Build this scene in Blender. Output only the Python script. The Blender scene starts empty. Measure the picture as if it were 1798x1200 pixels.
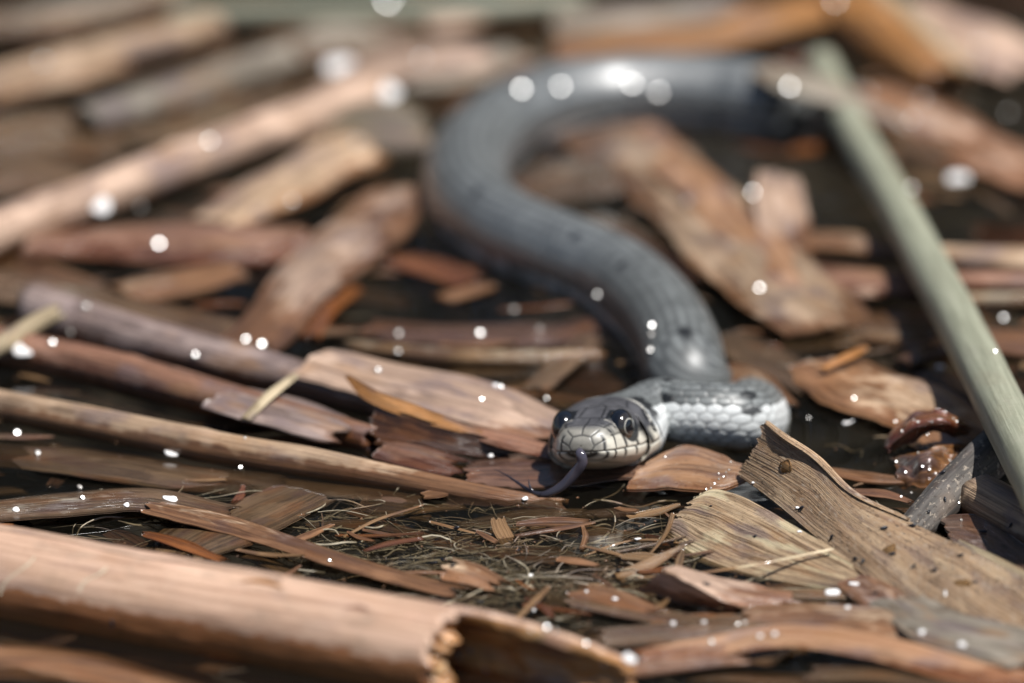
import bpy, math, random
import numpy as np
from mathutils import Vector

# ------------------------------------------------------------------ camera, world, sun, exposure
CM = 0.01                                   # everything below is laid out in centimetres
PITCH, DIST, LENS, FSTOP = math.radians(18.0), 197.0, 300.0, 7.0
SUN_EL, SUN_AZ = math.radians(64.0), math.radians(58.0)      # azimuth: towards +x from the viewer's side
sc = bpy.context.scene
CAM = np.array([0.0, -DIST*math.cos(PITCH), DIST*math.sin(PITCH)])
FWD = np.array([0.0, math.cos(PITCH), -math.sin(PITCH)])
UPV = np.array([0.0, math.sin(PITCH), math.cos(PITCH)])
cd = bpy.data.cameras.new('camera'); cam = bpy.data.objects.new('camera', cd)
sc.collection.objects.link(cam); sc.camera = cam
cam.location = Vector(CAM*CM); cam.rotation_euler = (math.pi/2-PITCH, 0, 0)
cd.lens = LENS; cd.sensor_width = 36.0; cd.sensor_fit = 'HORIZONTAL'
cd.clip_start = 0.05; cd.clip_end = 200.0
cd.dof.use_dof = True; cd.dof.aperture_fstop = FSTOP; cd.dof.focus_distance = 1.849

w = bpy.data.worlds.new('World'); sc.world = w; w.use_nodes = True
nt = w.node_tree; nt.nodes.clear()
sky = nt.nodes.new('ShaderNodeTexSky'); sky.sky_type = 'NISHITA'; sky.sun_disc = False
SUND = np.array([math.sin(SUN_AZ)*math.cos(SUN_EL), -math.cos(SUN_AZ)*math.cos(SUN_EL), math.sin(SUN_EL)])
sky.sun_elevation = SUN_EL; sky.sun_rotation = math.atan2(SUND[0], SUND[1])
bg = nt.nodes.new('ShaderNodeBackground'); bg.inputs['Strength'].default_value = 0.055
wo = nt.nodes.new('ShaderNodeOutputWorld')
nt.links.new(sky.outputs[0], bg.inputs[0]); nt.links.new(bg.outputs[0], wo.inputs[0])
ld = bpy.data.lights.new('sun', 'SUN'); ld.energy = 4.8; ld.angle = math.radians(0.53); ld.color = (1.0, 0.975, 0.94)
sun = bpy.data.objects.new('sun', ld); sc.collection.objects.link(sun)
sun.rotation_euler = Vector(SUND).to_track_quat('Z', 'Y').to_euler(); sun.location = Vector(SUND*3)
sc.view_settings.view_transform = 'Standard'; sc.view_settings.look = 'None'
sc.view_settings.exposure = 0.32; sc.view_settings.gamma = 1.0
sc.cycles.use_denoising = True
sc.cycles.max_bounces = 8; sc.cycles.transparent_max_bounces = 16; sc.cycles.caustics_reflective = False
sc.cycles.caustics_refractive = False; sc.cycles.sample_clamp_indirect = 6.0

# ------------------------------------------------------------------ helpers
FPX = 1798*LENS/36.0
HALF = SUND - FWD; HALF = HALF/np.linalg.norm(HALF)
def at(px, py, z):
    "the point at height z (cm over the water) that this bearing meets"
    d = FWD + np.array([1.0, 0, 0])*(px-899)/FPX + UPV*(600-py)/FPX
    return CAM + d*((z-CAM[2])/d[2])
def unit(v): return v/(np.linalg.norm(v, axis=-1, keepdims=True)+1e-12)
def proj(p):
    d = p-CAM; k = d@FWD
    return np.array([899+FPX*d[..., 0]/k, 600-FPX*(d@UPV)/k])

def catmull(P, n):
    P = np.asarray(P, float)
    if len(P) == 2:
        t = np.linspace(0, 1, n)[:, None]; return P[0]*(1-t)+P[1]*t
    Q = np.vstack([2*P[0]-P[1], P, 2*P[-1]-P[-2]])
    seg = np.linalg.norm(np.diff(P, axis=0), axis=1)+1e-9
    cum = np.concatenate([[0], np.cumsum(seg)])
    out = []
    for s in np.linspace(0, cum[-1], n):
        i = min(int(np.searchsorted(cum, s, side='right'))-1, len(P)-2)
        t = (s-cum[i])/seg[i]
        p0, p1, p2, p3 = Q[i], Q[i+1], Q[i+2], Q[i+3]
        out.append(.5*(2*p1+(p2-p0)*t+(2*p0-5*p1+4*p2-p3)*t*t+(3*p1-p0-3*p2+p3)*t**3))
    return np.array(out)
def hash1(i, seed):
    x = np.sin(np.asarray(i, float)*127.1+seed*311.7)*43758.5453
    return x-np.floor(x)
def noise1(x, seed):
    x = np.asarray(x, float); i = np.floor(x); f = x-i; f = f*f*(3-2*f)
    return (hash1(i, seed)*(1-f)+hash1(i+1, seed)*f)*2-1
def noise2(x, y, seed):
    i = np.floor(x); j = np.floor(y); f = x-i; g = y-j; f = f*f*(3-2*f); g = g*g*(3-2*g)
    h = lambda a, b: hash1(a*1.0+b*57.31, seed)
    return ((h(i, j)*(1-f)+h(i+1, j)*f)*(1-g)+(h(i, j+1)*(1-f)+h(i+1, j+1)*f)*g)*2-1

COL = sc.collection
def mesh_obj(name, V, F, mat, parent=None, rc=None, col=None, smooth=True, origin=None):
    "ONE mesh object; V in cm. Origin at the middle of its foot"
    V = np.asarray(V, float)
    if origin is None:
        origin = np.zeros(3) if parent is not None else np.array([*V.mean(0)[:2], V[:, 2].min()])
    me = bpy.data.meshes.new(name)
    me.from_pydata(((V-origin)*CM).tolist(), [], F if isinstance(F, list) else F.tolist())
    if smooth: me.polygons.foreach_set('use_smooth', np.ones(len(me.polygons), bool))
    if rc is not None:
        a = me.attributes.new('rc', 'FLOAT_VECTOR', 'POINT'); a.data.foreach_set('vector', np.asarray(rc, np.float32).ravel())
    if col is not None:
        c = np.ones((len(V), 4), np.float32); c[:, :np.shape(col)[1]] = col
        a = me.attributes.new('Col', 'FLOAT_COLOR', 'POINT'); a.data.foreach_set('color', c.ravel())
    me.materials.append(mat); me.update()
    o = bpy.data.objects.new(name, me); COL.objects.link(o)
    if parent is not None: o.parent = parent; o.location = Vector((origin-np.zeros(3))*CM)
    else: o.location = Vector(origin*CM)
    return o
def tag(o, label, cat, group=None, kind=None):
    o['label'] = label; o['category'] = cat
    if group: o['group'] = group
    if kind: o['kind'] = kind
    return o
def empty(name, loc):
    o = bpy.data.objects.new(name, None); COL.objects.link(o); o.location = Vector(np.asarray(loc)*CM); o.empty_display_size = .005
    return o
def grid_faces(nu, nv, closed=False, off=0, flip=False):
    i = np.arange(nu-1)[:, None]; j = np.arange(nv if closed else nv-1)[None, :]
    a = i*nv+j; b = i*nv+(j+1) % nv; c = (i+1)*nv+(j+1) % nv; d = (i+1)*nv+j
    F = np.stack([a, b, c, d] if not flip else [a, d, c, b], -1).reshape(-1, 4)+off
    return F

# ------------------------------------------------------------------ materials
class NT:
    def __init__(s, name):
        s.m = bpy.data.materials.new(name); s.m.use_nodes = True; s.t = s.m.node_tree; s.t.nodes.clear()
        s.out = s.n('ShaderNodeOutputMaterial')
    def n(s, typ, ins=None, **kw):
        x = s.t.nodes.new(typ)
        for k, v in kw.items(): setattr(x, k, v)
        for k, v in (ins or {}).items():
            if isinstance(v, bpy.types.NodeSocket): s.t.links.new(v, x.inputs[k])
            else: x.inputs[k].default_value = v
        return x
    def math(s, op, a, b=0.0, c=None):
        x = s.n('ShaderNodeMath', operation=op)
        for i, v in enumerate((a, b) if c is None else (a, b, c)):
            if isinstance(v, bpy.types.NodeSocket): s.t.links.new(v, x.inputs[i])
            else: x.inputs[i].default_value = v
        return x.outputs[0]
    def mix(s, f, a, b, blend='MIX'):
        x = s.n('ShaderNodeMix', data_type='RGBA', blend_type=blend)
        for k, v in ((0, f), (6, a), (7, b)):
            if isinstance(v, bpy.types.NodeSocket): s.t.links.new(v, x.inputs[k])
            else: x.inputs[k].default_value = (*v, 1) if isinstance(v, tuple) and len(v) == 3 else v
        return x.outputs[2]
    def ramp(s, f, lo, hi):
        x = s.n('ShaderNodeMapRange', interpolation_type='SMOOTHSTEP', ins={'From Min': lo, 'From Max': hi})
        s.t.links.new(f, x.inputs[0]); return x.outputs[0]
    def noise(s, vec, scale, detail=3.0, rough=.55):
        return s.n('ShaderNodeTexNoise', ins={'Vector': vec, 'Scale': scale, 'Detail': detail, 'Roughness': rough}).outputs[0]

def reed_mat(name, A, B, stain=(.06, .035, .022), stain_amt=.5, wet_h=.35, rough=.5, fibre=9.0, speck=.12, bump=.9, wetcol=(.55, .40, .30), coat=0.0, hue=1.0):
    g = NT(name)
    at_ = g.n('ShaderNodeAttribute', attribute_name='rc').outputs['Vector']
    sep = g.n('ShaderNodeSeparateXYZ', ins={0: at_})
    u, v, wv = sep.outputs
    oi = g.n('ShaderNodeObjectInfo').outputs['Random']
    seed = g.math('MULTIPLY', oi, 37.0)
    vec = lambda su, sv: g.n('ShaderNodeCombineXYZ', ins={0: g.math('MULTIPLY', u, su), 1: g.math('MULTIPLY', v, sv), 2: seed}).outputs[0]
    streak = g.noise(vec(.25, fibre), 1.0, 4.0, .65)
    fine = g.noise(vec(.6, fibre*4.5), 1.0, 2.0)
    blot = g.noise(vec(.8, 1.6), 1.0, 5.0, .62)
    blot2 = g.noise(vec(.35, 1.1), 1.7, 4.0, .6)
    c = g.mix(g.ramp(streak, .36, .64), tuple(x*.8 for x in B), A)
    c = g.mix(g.math('MULTIPLY', g.ramp(fine, .45, .75), .35), c, tuple(min(1, x*1.45) for x in A))
    c = g.mix(g.math('MULTIPLY', g.ramp(blot, .52, .70), stain_amt), c, stain)
    c = g.mix(g.math('MULTIPLY', g.ramp(blot2, .55, .75), .35), c, tuple(x*y for x, y in zip(A, (1.15, 1.05, 1.15))))
    hv = g.n('ShaderNodeTexNoise', ins={'Vector': vec(.45, .9), 'Scale': 1.3, 'Detail': 3.0}).outputs[1]
    hs_ = g.n('ShaderNodeSeparateColor', ins={0: hv})
    c = g.mix(g.math('MULTIPLY', g.ramp(hs_.outputs[0], .52, .68), .45*hue), c, (.32, .17, .075))
    c = g.mix(g.math('MULTIPLY', g.ramp(hs_.outputs[1], .52, .66), .55*hue), c, (.15, .11, .115))
    c = g.mix(g.math('MULTIPLY', g.ramp(hs_.outputs[2], .54, .66), .45*hue), c, tuple(min(.75, x*1.5+.05) for x in A))
    if speck > 0:
        sp = g.noise(vec(7.0, 9.0), 1.0, 2.0, .7)
        c = g.mix(g.math('MULTIPLY', g.ramp(sp, .58, .66), speck), c, (.035, .022, .016))
        sp2 = g.noise(vec(4.0, 5.0), 1.3, 3.0, .7)
        c = g.mix(g.math('MULTIPLY', g.ramp(sp2, .55, .68), speck*.8), c, (.50, .42, .33))
    val = g.math('MULTIPLY_ADD', oi, .5, .75)
    hsv = g.n('ShaderNodeHueSaturation', ins={'Value': val, 'Color': c}); c = hsv.outputs[0]
    pos = g.n('ShaderNodeSeparateXYZ', ins={0: g.n('ShaderNodeNewGeometry').outputs['Position']}).outputs[2]
    z = g.math('MULTIPLY', pos, 100.0)
    wn = g.math('MULTIPLY_ADD', g.noise(vec(1.8, 3.0), 1.0, 4.0), .55, -.27)
    wet = g.ramp(g.math('SUBTRACT', g.math('ADD', z, wn), wet_h), .07, -.07)
    wc = g.mix(1.0, c, (*wetcol, 1), 'MULTIPLY')
    c = g.mix(wet, c, wc)
    r = g.math('MULTIPLY_ADD', wet, -.28, rough)
    h = g.math('MULTIPLY_ADD', fine, .45, streak)
    bmp = g.n('ShaderNodeBump', ins={'Strength': bump, 'Distance': .0005, 'Height': h}).outputs[0]
    ins = {'Base Color': c, 'Roughness': r, 'Normal': bmp, 'Coat Roughness': .12}
    ins['Coat Weight'] = g.math('MULTIPLY_ADD', wet, .5, coat)
    p = g.n('ShaderNodeBsdfPrincipled', ins=ins)
    g.t.links.new(p.outputs[0], g.out.inputs[0]); return g.m
M = {
 'tan':    reed_mat('dry_tan_reed', (.44, .305, .195), (.22, .14, .085), rough=.58, stain_amt=.4),
 'pink':   reed_mat('pink_tan_reed', (.45, .31, .225), (.27, .175, .125), stain_amt=.4, rough=.58),
 'orange': reed_mat('orange_reed', (.40, .18, .05), (.19, .075, .022), stain_amt=.5, rough=.5),
 'red':    reed_mat('red_brown_reed', (.26, .13, .08), (.13, .06, .037), stain_amt=.5),
 'grey':   reed_mat('grey_reed', (.29, .25, .195), (.14, .115, .085), stain_amt=.5),
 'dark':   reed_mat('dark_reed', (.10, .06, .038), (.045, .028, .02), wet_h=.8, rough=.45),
 'straw':  reed_mat('straw_reed', (.46, .37, .235), (.30, .225, .13), stain_amt=.25),
 'olive':  reed_mat('olive_reed', (.24, .20, .135), (.11, .09, .06), stain_amt=.4),
 'purple': reed_mat('purple_brown_reed', (.25, .185, .16), (.11, .078, .07), stain_amt=.6, coat=.3, rough=.35),
 'leafC':  reed_mat('weathered_leaf', (.50, .345, .21), (.23, .135, .075), hue=.6, stain_amt=.45, speck=.75, fibre=14.0, wet_h=.15, bump=.8),
 'leafD':  reed_mat('striated_leaf', (.58, .42, .26), (.17, .095, .045), stain_amt=.35, speck=.35, fibre=13.0, wet_h=-.15, bump=1.0),
 'cane':   reed_mat('pale_cane', (.50, .33, .235), (.37, .225, .15), stain=(.20, .15, .11), stain_amt=.45, fibre=6.0, wet_h=.68, wetcol=(.60, .36, .18), rough=.42, bump=.35, hue=.3),
 'tanwet': reed_mat('wet_tan_leaf', (.36, .195, .10), (.20, .09, .04), stain_amt=.35, speck=.3, wet_h=.25, rough=.35, coat=.3, wetcol=(.75, .62, .5)),
 'pinkor': reed_mat('orange_tan_leaf', (.40, .225, .125), (.24, .105, .045), stain_amt=.4),
 'grey_log': reed_mat('grey_fuzzy_stalk', (.115, .102, .09), (.040, .036, .033), stain_amt=.6, hue=.3, speck=.6, fibre=3.0, wet_h=.1, rough=.85, bump=1.0),
 'green':  reed_mat('green_stalk', (.275, .28, .205), (.225, .23, .165), stain_amt=.06, wet_h=-1, bump=.15, hue=.1),
 'pith':   reed_mat('orange_pith', (.60, .30, .11), (.38, .165, .05), stain_amt=.55, fibre=3.0, rough=.35, coat=.4, bump=1.0, wet_h=-.25, wetcol=(.8, .6, .45)),
 'wetred': reed_mat('wet_red_leaf', (.17, .045, .018), (.06, .016, .010), stain=(.01, .008, .008), stain_amt=.6, wet_h=3, rough=.4, wetcol=(.9, .85, .8), coat=.5),
 'amber':  reed_mat('wet_amber_leaf', (.30, .14, .05), (.11, .05, .02), stain=(.02, .012, .01), stain_amt=.6, wet_h=3, rough=.4, wetcol=(.9, .85, .8), coat=.5),
}
def simple_mat(name, col, rough=.5, coat=0.0, trans=0.0, spec=.5, sss=0.0, ior=1.45, vcol=False):
    g = NT(name)
    c = g.n('ShaderNodeAttribute', attribute_name='Col').outputs['Color'] if vcol else (*col, 1)
    p = g.n('ShaderNodeBsdfPrincipled', ins={'Base Color': c, 'Roughness': rough, 'Coat Weight': coat, 'Coat Roughness': .08,
        'Transmission Weight': trans, 'Specular IOR Level': spec, 'IOR': ior})
    g.t.links.new(p.outputs[0], g.out.inputs[0]); return g.m
M['white'] = simple_mat('white_flake', (.80, .78, .76), .55)
M['glint'] = simple_mat('wet_film', (.20, .18, .16), .16, spec=.5)
M['glintbig'] = simple_mat('wet_film_dull', (.30, .28, .26), .20, spec=.7)
M['bug'] = simple_mat('dark_springtail', (.012, .013, .018), .35)
M['jelly'] = simple_mat('amber_jelly', (.55, .32, .14), .12, trans=.75, ior=1.34)
M['eye'] = simple_mat('snake_eye', (0, 0, 0), .12, coat=1.0, vcol=True)
M['tongue'] = simple_mat('snake_tongue', (0, 0, 0), .22, coat=.5, vcol=True)
def snake_mat():
    g = NT('snake_skin')
    at_ = g.n('ShaderNodeAttribute', attribute_name='Col'); c, wetness = at_.outputs['Color'], at_.outputs['Alpha']
    co = g.n('ShaderNodeTexCoord').outputs['Object']
    n = g.noise(co, 900.0, 3.0)
    c2 = g.n('ShaderNodeHueSaturation', ins={'Value': g.math('MULTIPLY_ADD', n, .5, .75), 'Color': c}).outputs[0]
    b = g.n('ShaderNodeBump', ins={'Strength': .25, 'Distance': .00004, 'Height': g.noise(co, 2500.0, 2.0)}).outputs[0]
    p = g.n('ShaderNodeBsdfPrincipled', ins={'Base Color': c2, 'Roughness': .46, 'Normal': b, 'Coat Weight': wetness, 'Coat Roughness': .43, 'Coat IOR': 2.1})
    g.t.links.new(p.outputs[0], g.out.inputs[0]); return g.m
M['snake'] = snake_mat()
def water_mat():
    g = NT('pond_water')
    co = g.n('ShaderNodeTexCoord').outputs['Object']
    b = g.n('ShaderNodeBump', ins={'Strength': .25, 'Distance': .001, 'Height': g.noise(co, 45.0, 2.0)}).outputs[0]
    fr = g.n('ShaderNodeFresnel', ins={'IOR': 1.33, 'Normal': b}).outputs[0]
    tr = g.n('ShaderNodeBsdfTransparent', ins={'Color': (.62, .59, .53, 1)}).outputs[0]
    df = g.n('ShaderNodeBsdfDiffuse', ins={'Color': (.12, .112, .085, 1)}).outputs[0]
    m1 = g.n('ShaderNodeMixShader', ins={0: .025, 1: tr, 2: df}).outputs[0]
    gl = g.n('ShaderNodeBsdfGlossy', ins={'Color': (1, 1, 1, 1), 'Roughness': .03, 'Normal': b}).outputs[0]
    m2 = g.n('ShaderNodeMixShader', ins={0: fr, 1: m1, 2: gl}).outputs[0]
    g.t.links.new(m2, g.out.inputs[0]); return g.m
M['water'] = water_mat()
def bed_mat():
    g = NT('pond_mud')
    co = g.n('ShaderNodeTexCoord').outputs['Object']
    c = g.mix(g.noise(co, 60.0, 6.0), (.010, .009, .007), (.04, .032, .022))
    p = g.n('ShaderNodeBsdfPrincipled', ins={'Base Color': c, 'Roughness': .9})
    g.t.links.new(p.outputs[0], g.out.inputs[0]); return g.m
M['bed'] = bed_mat()
M['fibre'] = reed_mat('pale_fibre', (.31, .265, .185), (.18, .145, .09), stain_amt=.2, wet_h=-.4)
M['reedbed'] = reed_mat('far_green_reeds', (.028, .027, .020), (.015, .015, .012), stain_amt=.3, hue=0, wet_h=-9)

# ------------------------------------------------------------------ water and pond bed
def axis(n, core, far):
    t = np.linspace(-1, 1, n); k = np.sign(t)*np.where(np.abs(t) < .8, np.abs(t)/.8*core, core*np.exp((np.abs(t)-.8)/.2*math.log(far/core)))
    return k
gx, gy = axis(330, 30, 6000), axis(360, 38, 6000)
X, Y = np.meshgrid(gx, gy, indexing='ij')
def ring(px, py, amp, lam, reach, ell=1.0):
    c = at(px, py, 0); r = np.hypot(X-c[0], (Y-c[1])*ell)
    return amp*np.sin(r*2*math.pi/lam)*np.exp(-(r/reach)**2)
Zw = ring(1290, 760, .026, .62, 4.2, .8)+ring(1010, 880, .034, .55, 2.8)+ring(400, 560, .06, 1.5, 5.0, .7)
Zw += ring(1420, 260, .06, 1.3, 7, .7)+ring(760, 470, .05, .9, 5)+ring(1560, 800, .02, .5, 2.0)+ring(1180, 640, .02, .6, 3)+ring(640, 985, .012, .4, 2.5)
Zw += .012*noise2(X*.9, Y*.6, 3)+.006*noise2(X*2.3, Y*1.5, 8)
Zw *= np.exp(-(np.hypot(X, Y)/45)**4)
wo_ = mesh_obj('water', np.stack([X, Y, Zw], -1).reshape(-1, 3), grid_faces(330, 360, flip=True), M['water'], origin=np.zeros(3))
wo_['kind'] = 'structure'; wo_['label'] = 'dark pond water with faint ripples'
bx, by = axis(60, 40, 6000), axis(60, 40, 6000)
BX, BY = np.meshgrid(bx, by, indexing='ij')
BZ = -7+1.2*noise2(BX*.2, BY*.2, 5)
bo = mesh_obj('pond_bed', np.stack([BX, BY, BZ], -1).reshape(-1, 3), grid_faces(60, 60, flip=True), M['bed'], origin=np.zeros(3))
bo['kind'] = 'structure'; bo['label'] = 'dark muddy bed of the pond'

# ------------------------------------------------------------------ the snake
PSI, TILT, HS = math.radians(15.0), math.radians(12.0), 1.18      # head turned, nose raised, head size
HX = np.array([math.cos(PSI), -math.sin(PSI), 0])
HY = np.array([math.sin(PSI)*math.cos(TILT), math.cos(PSI)*math.cos(TILT), -math.sin(TILT)]); HZ = np.cross(HX, HY)
ROLL = math.radians(6.0); HX, HZ = HX*math.cos(ROLL)+HZ*math.sin(ROLL), HZ*math.cos(ROLL)-HX*math.sin(ROLL)
SN = at(1021, 796, .98)
def interp(x, xs, ys):
    xs = np.array(xs, float); ys = np.array(ys, float); x = np.asarray(x, float)
    m = np.gradient(ys, xs); i = np.clip(np.searchsorted(xs, x, side='right')-1, 0, len(xs)-2)
    h = xs[i+1]-xs[i]; t = np.clip((x-xs[i])/h, 0, 1)
    return ys[i]*(2*t**3-3*t**2+1)+h*m[i]*(t**3-2*t**2+t)+ys[i+1]*(-2*t**3+3*t**2)+h*m[i+1]*(t**3-t**2)
def build_snake():
    root = empty('snake', [SN[0], SN[1], 0]); base = np.array([SN[0], SN[1], 0])
    tag(root, 'grey grass snake with white throat flicking its dark tongue, gliding between floating reeds', 'snake')
    ctrl = [SN+HY*k for k in (0, .5, 1, 1.5, 2.1)]
    path = [(1148, 722, .70), (1200, 727, .72), (1255, 729, .74), (1296, 734, .62), (1319, 739, .30), (1322, 730, -.35), (1296, 718, -1.1), (1256, 708, -.95), (1222, 694, -.25), (1203, 660, .30),
            (1192, 614, .46), (1156, 554, .5), (1085, 492, .52), (985, 448, .55), (885, 405, .55), (826, 352, .55), (822, 290, .55), (868, 232, .55), (950, 190, .6), (1050, 169, .6), (1150, 163, .62), (1260, 168, .60), (1340, 180, .52), (1410, 196, .0), (1520, 225, -1.4)]
    ctrl += [at(*p) for p in path]
    fine = catmull(ctrl, 4000)
    L = np.concatenate([[0], np.cumsum(np.linalg.norm(np.diff(fine, axis=0), axis=1))])
    st = np.concatenate([.3*(np.linspace(0, 1, 45)[:-1])**2, np.arange(.3, 3.2, .012), np.arange(3.2, 10.5, .024), np.arange(10.5, L[-1], .075)])
    C = np.stack([np.interp(st, L, fine[:, k]) for k in range(3)], -1)
    C2 = np.stack([np.interp(st+.02, L, fine[:, k]) for k in range(3)], -1); C1 = np.stack([np.interp(np.maximum(st-.02, 0), L, fine[:, k]) for k in range(3)], -1)
    T = unit(C2-C1)
    for _ in range(25): T[1:-1] = (T[:-2]+T[1:-1]*2+T[2:])/4
    T = unit(T)
    S = unit(np.cross(T, [0, 0, 1.0])); U = np.cross(S, T)
    rl = (ROLL*np.clip((5.0-st)/2.4, 0, 1))[:, None]; S, U = S*np.cos(rl)+U*np.sin(rl), U*np.cos(rl)-S*np.sin(rl)
    n = len(st); NV = 232
    yh = st/HS
    hs = [0, .15, .3, .6, .95, 1.4, 1.9, 2.3, 2.7, 3.1, 3.6, 5, 8, 11, 16, 24, 40, 60]
    W = interp(yh, hs, [.45, .52, .58, .68, .81, .93, 1.0, .98, .88, .76, .72, .74, .82, .93, 1.0, 1.04, 1.0, .9])
    TP = interp(yh, hs, [.36, .43, .48, .56, .66, .75, .77, .73, .69, .68, .70, .74, .82, .93, 1.0, 1.04, 1.0, .9])
    BT = interp(yh, hs, [.13, .20, .25, .33, .39, .45, .50, .54, .58, .60, .64, .70, .80, .9, .95, 1.0, 1.0, .9])
    e = np.clip(yh/.34, 0, 1); tipf = (1-(1-e)**2.4)**(1/2.4)
    hd = np.clip((3.0-yh)/.9, 0, 1)                                # 1 on the head, 0 on the body
    ph = np.linspace(-math.pi, math.pi, NV, endpoint=False)
    PH = np.broadcast_to(ph, (n, NV)); ST = st[:, None]
    up = np.abs(PH) <= math.pi/2
    nexp = np.where(up, 2+1.3*hd[:, None], 2+.25*hd[:, None])
    HH = np.where(up, TP[:, None], BT[:, None])
    rr_ = (np.abs(np.sin(PH)/W[:, None])**nexp+np.abs(np.cos(PH)/HH)**nexp)**(-1/nexp)
    x = rr_*np.sin(PH)*tipf[:, None]; z = rr_*np.cos(PH)
    tipz = .14                                                     # the snout closes towards this height
    z = tipz+(z-tipz)*tipf[:, None]
    rel = np.clip(z/TP[:, None], 0, 1)
    x = x*(1-.12*rel*hd[:, None])
    yy = np.broadcast_to(yh[:, None], (n, NV)).copy()
    # head relief: brows, snout bevel, lip groove
    ax = np.abs(x)
    G = lambda a, s: np.exp(-(a/s)**2)
    brow = .06*G(yy-.95, .36)*G(z-.60, .13)*np.clip(ax/.4, 0, 1)*hd[:, None]; x = x+np.sign(x)*brow
    z = z+.02*G(yy-.95, .4)*G(ax-.42, .15)*hd[:, None]*(z > .3)
    z = z-.035*G(ax, .22)*np.clip((yy-.2)/.3, 0, 1)*np.clip((1.3-yy)/.4, 0, 1)*(z > .2)   # shallow dip between the brows
    socket = G(np.hypot((yy-.95)/.34, (z-.40)/.33), 1.0)*hd[:, None]; x = x-np.sign(x)*.05*socket*(ax > .2)
    cheek = .05*G(yy-1.9, .45)*G(z-.15, .22)*hd[:, None]; x = x+np.sign(x)*cheek
    mouth_z = .02+.05*np.clip(yy-1.2, 0, 2)**1.3
    onm = (yy < 2.15) & (yy > .0)
    lip = G(z-mouth_z, .018)*onm
    ax = np.abs(x)
    # ---- colours, as pigment per scale
    lin = lambda *a: np.array(a)
    dark, beige, cream = lin(.068, .066, .070), lin(.25, .235, .20), lin(.60, .565, .475)
    C_ = np.zeros((n, NV, 3)); seam = np.zeros((n, NV)); groove = np.zeros((n, NV))
    def sm(v, lo, hi): t = np.clip((v-lo)/(hi-lo), 0, 1); return t*t*(3-2*t)
    labtop = .29+.03*np.sin(yy*17)*0+.05*sm(yy, .9, 1.6)
    base_c = dark*(1+.25*noise2(x*9+5, yy*9, 4)[..., None])
    side_z = .44-.16*sm(yy, .7, .95)+.06*sm(yy, 1.3, 1.9)
    fb = sm(z, side_z+.06, side_z-.05)[..., None]
    base_c = base_c*(1-fb)+beige*fb
    fl = sm(z, labtop+.05, labtop-.07)[..., None]*sm(yy, .05, .2)[..., None]
    crm = cream*(1+.10*noise2(yy*5, z*6, 9)[..., None])
    base_c = base_c*(1-fl)+crm*fl
    fch = sm(z, mouth_z+.02, mouth_z-.02)[..., None]
    base_c = base_c*(1-fch)+cream*fch
    def line(d, wd): return np.clip(1.25-d/wd, 0, 1)
    def seg(px_, py_, a, b):
        a = np.array(a); b = np.array(b); ab = b-a; t = np.clip(((px_-a[0])*ab[0]+(py_-a[1])*ab[1])/(ab@ab), 0, 1)
        return np.hypot(px_-a[0]-t*ab[0], py_-a[1]-t*ab[1])
    top = (z > .30)
    for a, b in [((0, .08), (0, .78)), ((0, .38), (.36, .33)), ((0, .78), (.22, .74)), ((.22, .74), (.46, .62)), ((.22, .78), (.17, 1.38)), ((.17, 1.38), (0, 1.62)), ((0, 1.62), (0, 2.28)),
                 ((.17, 1.38), (.52, 1.30)), ((.52, 1.30), (.60, 1.7)), ((.60, 1.7), (.36, 2.2)), ((.36, 2.2), (0, 2.28)), ((.36, .33), (.46, .62))]:
        groove = np.maximum(groove, line(seg(ax, yy, a, b), .026)*top)
    side = (z > mouth_z) & (ax > .22)
    for ys, wd, ht, lean in [(.12, .026, .30, .05), (.34, .032, .29, .04), (.70, .075, .30, -.02), (1.08, .085, .30, -.10), (1.43, .15, .38, -.16), (1.83, .17, .54, -.22)]:
        d = np.abs(yy-(ys-lean*-1*(z/.3)*.6)); wdt = wd*(.50+.8*np.clip(z/.35, 0, 1)) if wd > .03 else wd
        seam = np.maximum(seam, line(d, wdt)*side*sm(z, ht+.04, ht))
    for ys, wd in [(.05, .024), (.15, .03), (.31, .042), (.63, .052), (.98, .045), (1.33, .036)]:
        d = np.abs(yy-(ys+.25*(mouth_z-z))); seam = np.maximum(seam, line(d, wd)*(z < mouth_z)*sm(z, mouth_z-.22, mouth_z-.12))
    # rostral outline at the tip
    for a, b in [((.17, -.02), (.25, .13)), ((.25, .13), (.17, .30)), ((.17, .30), (0, .335)), ((.25, .13), (.42, .22)), ((.17, .30), (.30, .40))]:
        groove = np.maximum(groove, line(seg(ax, z, a, b), .022)*(yy < .3))
    for a, b in [((.30, .29), (.62, .31)), ((.43, .29), (.47, .52)), ((.62, .31), (.68, .55)), ((.62, .31), (1.4, .27)), ((1.30, .30), (1.36, .66)), ((1.36, .66), (1.75, .50)), ((1.75, .50), (1.70, .32))]:
        groove = np.maximum(groove, line(seg(yy, z, a, b), .020)*(ax > .25)*(z > .12))
    for a, b in [((.35, -.22), (.95, -.30)), ((.95, -.30), (1.6, -.30)), ((.0, -.10), (.35, -.22))]:
        groove = np.maximum(groove, .6*line(seg(yy, z, a, b), .020)*(z < 0))
    dots = np.maximum(line(np.hypot((yy-.36)/1.0, (z-.37)/1.3), .055), line(np.hypot((yy-.58)/.8, (z-.42)/1.3), .045))*(ax > .2)
    seam = np.maximum(seam, dots)
    seam = np.maximum(seam, line(np.abs(z-mouth_z), .016)*onm)
    seam = np.maximum(seam, line(np.hypot(ax/1.7, (z-.035)/.75), .065)*(yy < .15))         # notch for the tongue
    orb = np.hypot((yy-.95)/.30, (z-.41)/.33); seam = np.maximum(seam, sm(orb, 1.02, .9)*(ax > .3)*(yy < 1.5))
    # dark temple patch with pale specks
    tp = sm(np.hypot((yy-2.08)/.20, (z-.40)/.24), 1.05, .85)*(ax > .4)
    tpn = (noise2(yy*26, z*26, 12) < .25)
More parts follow.
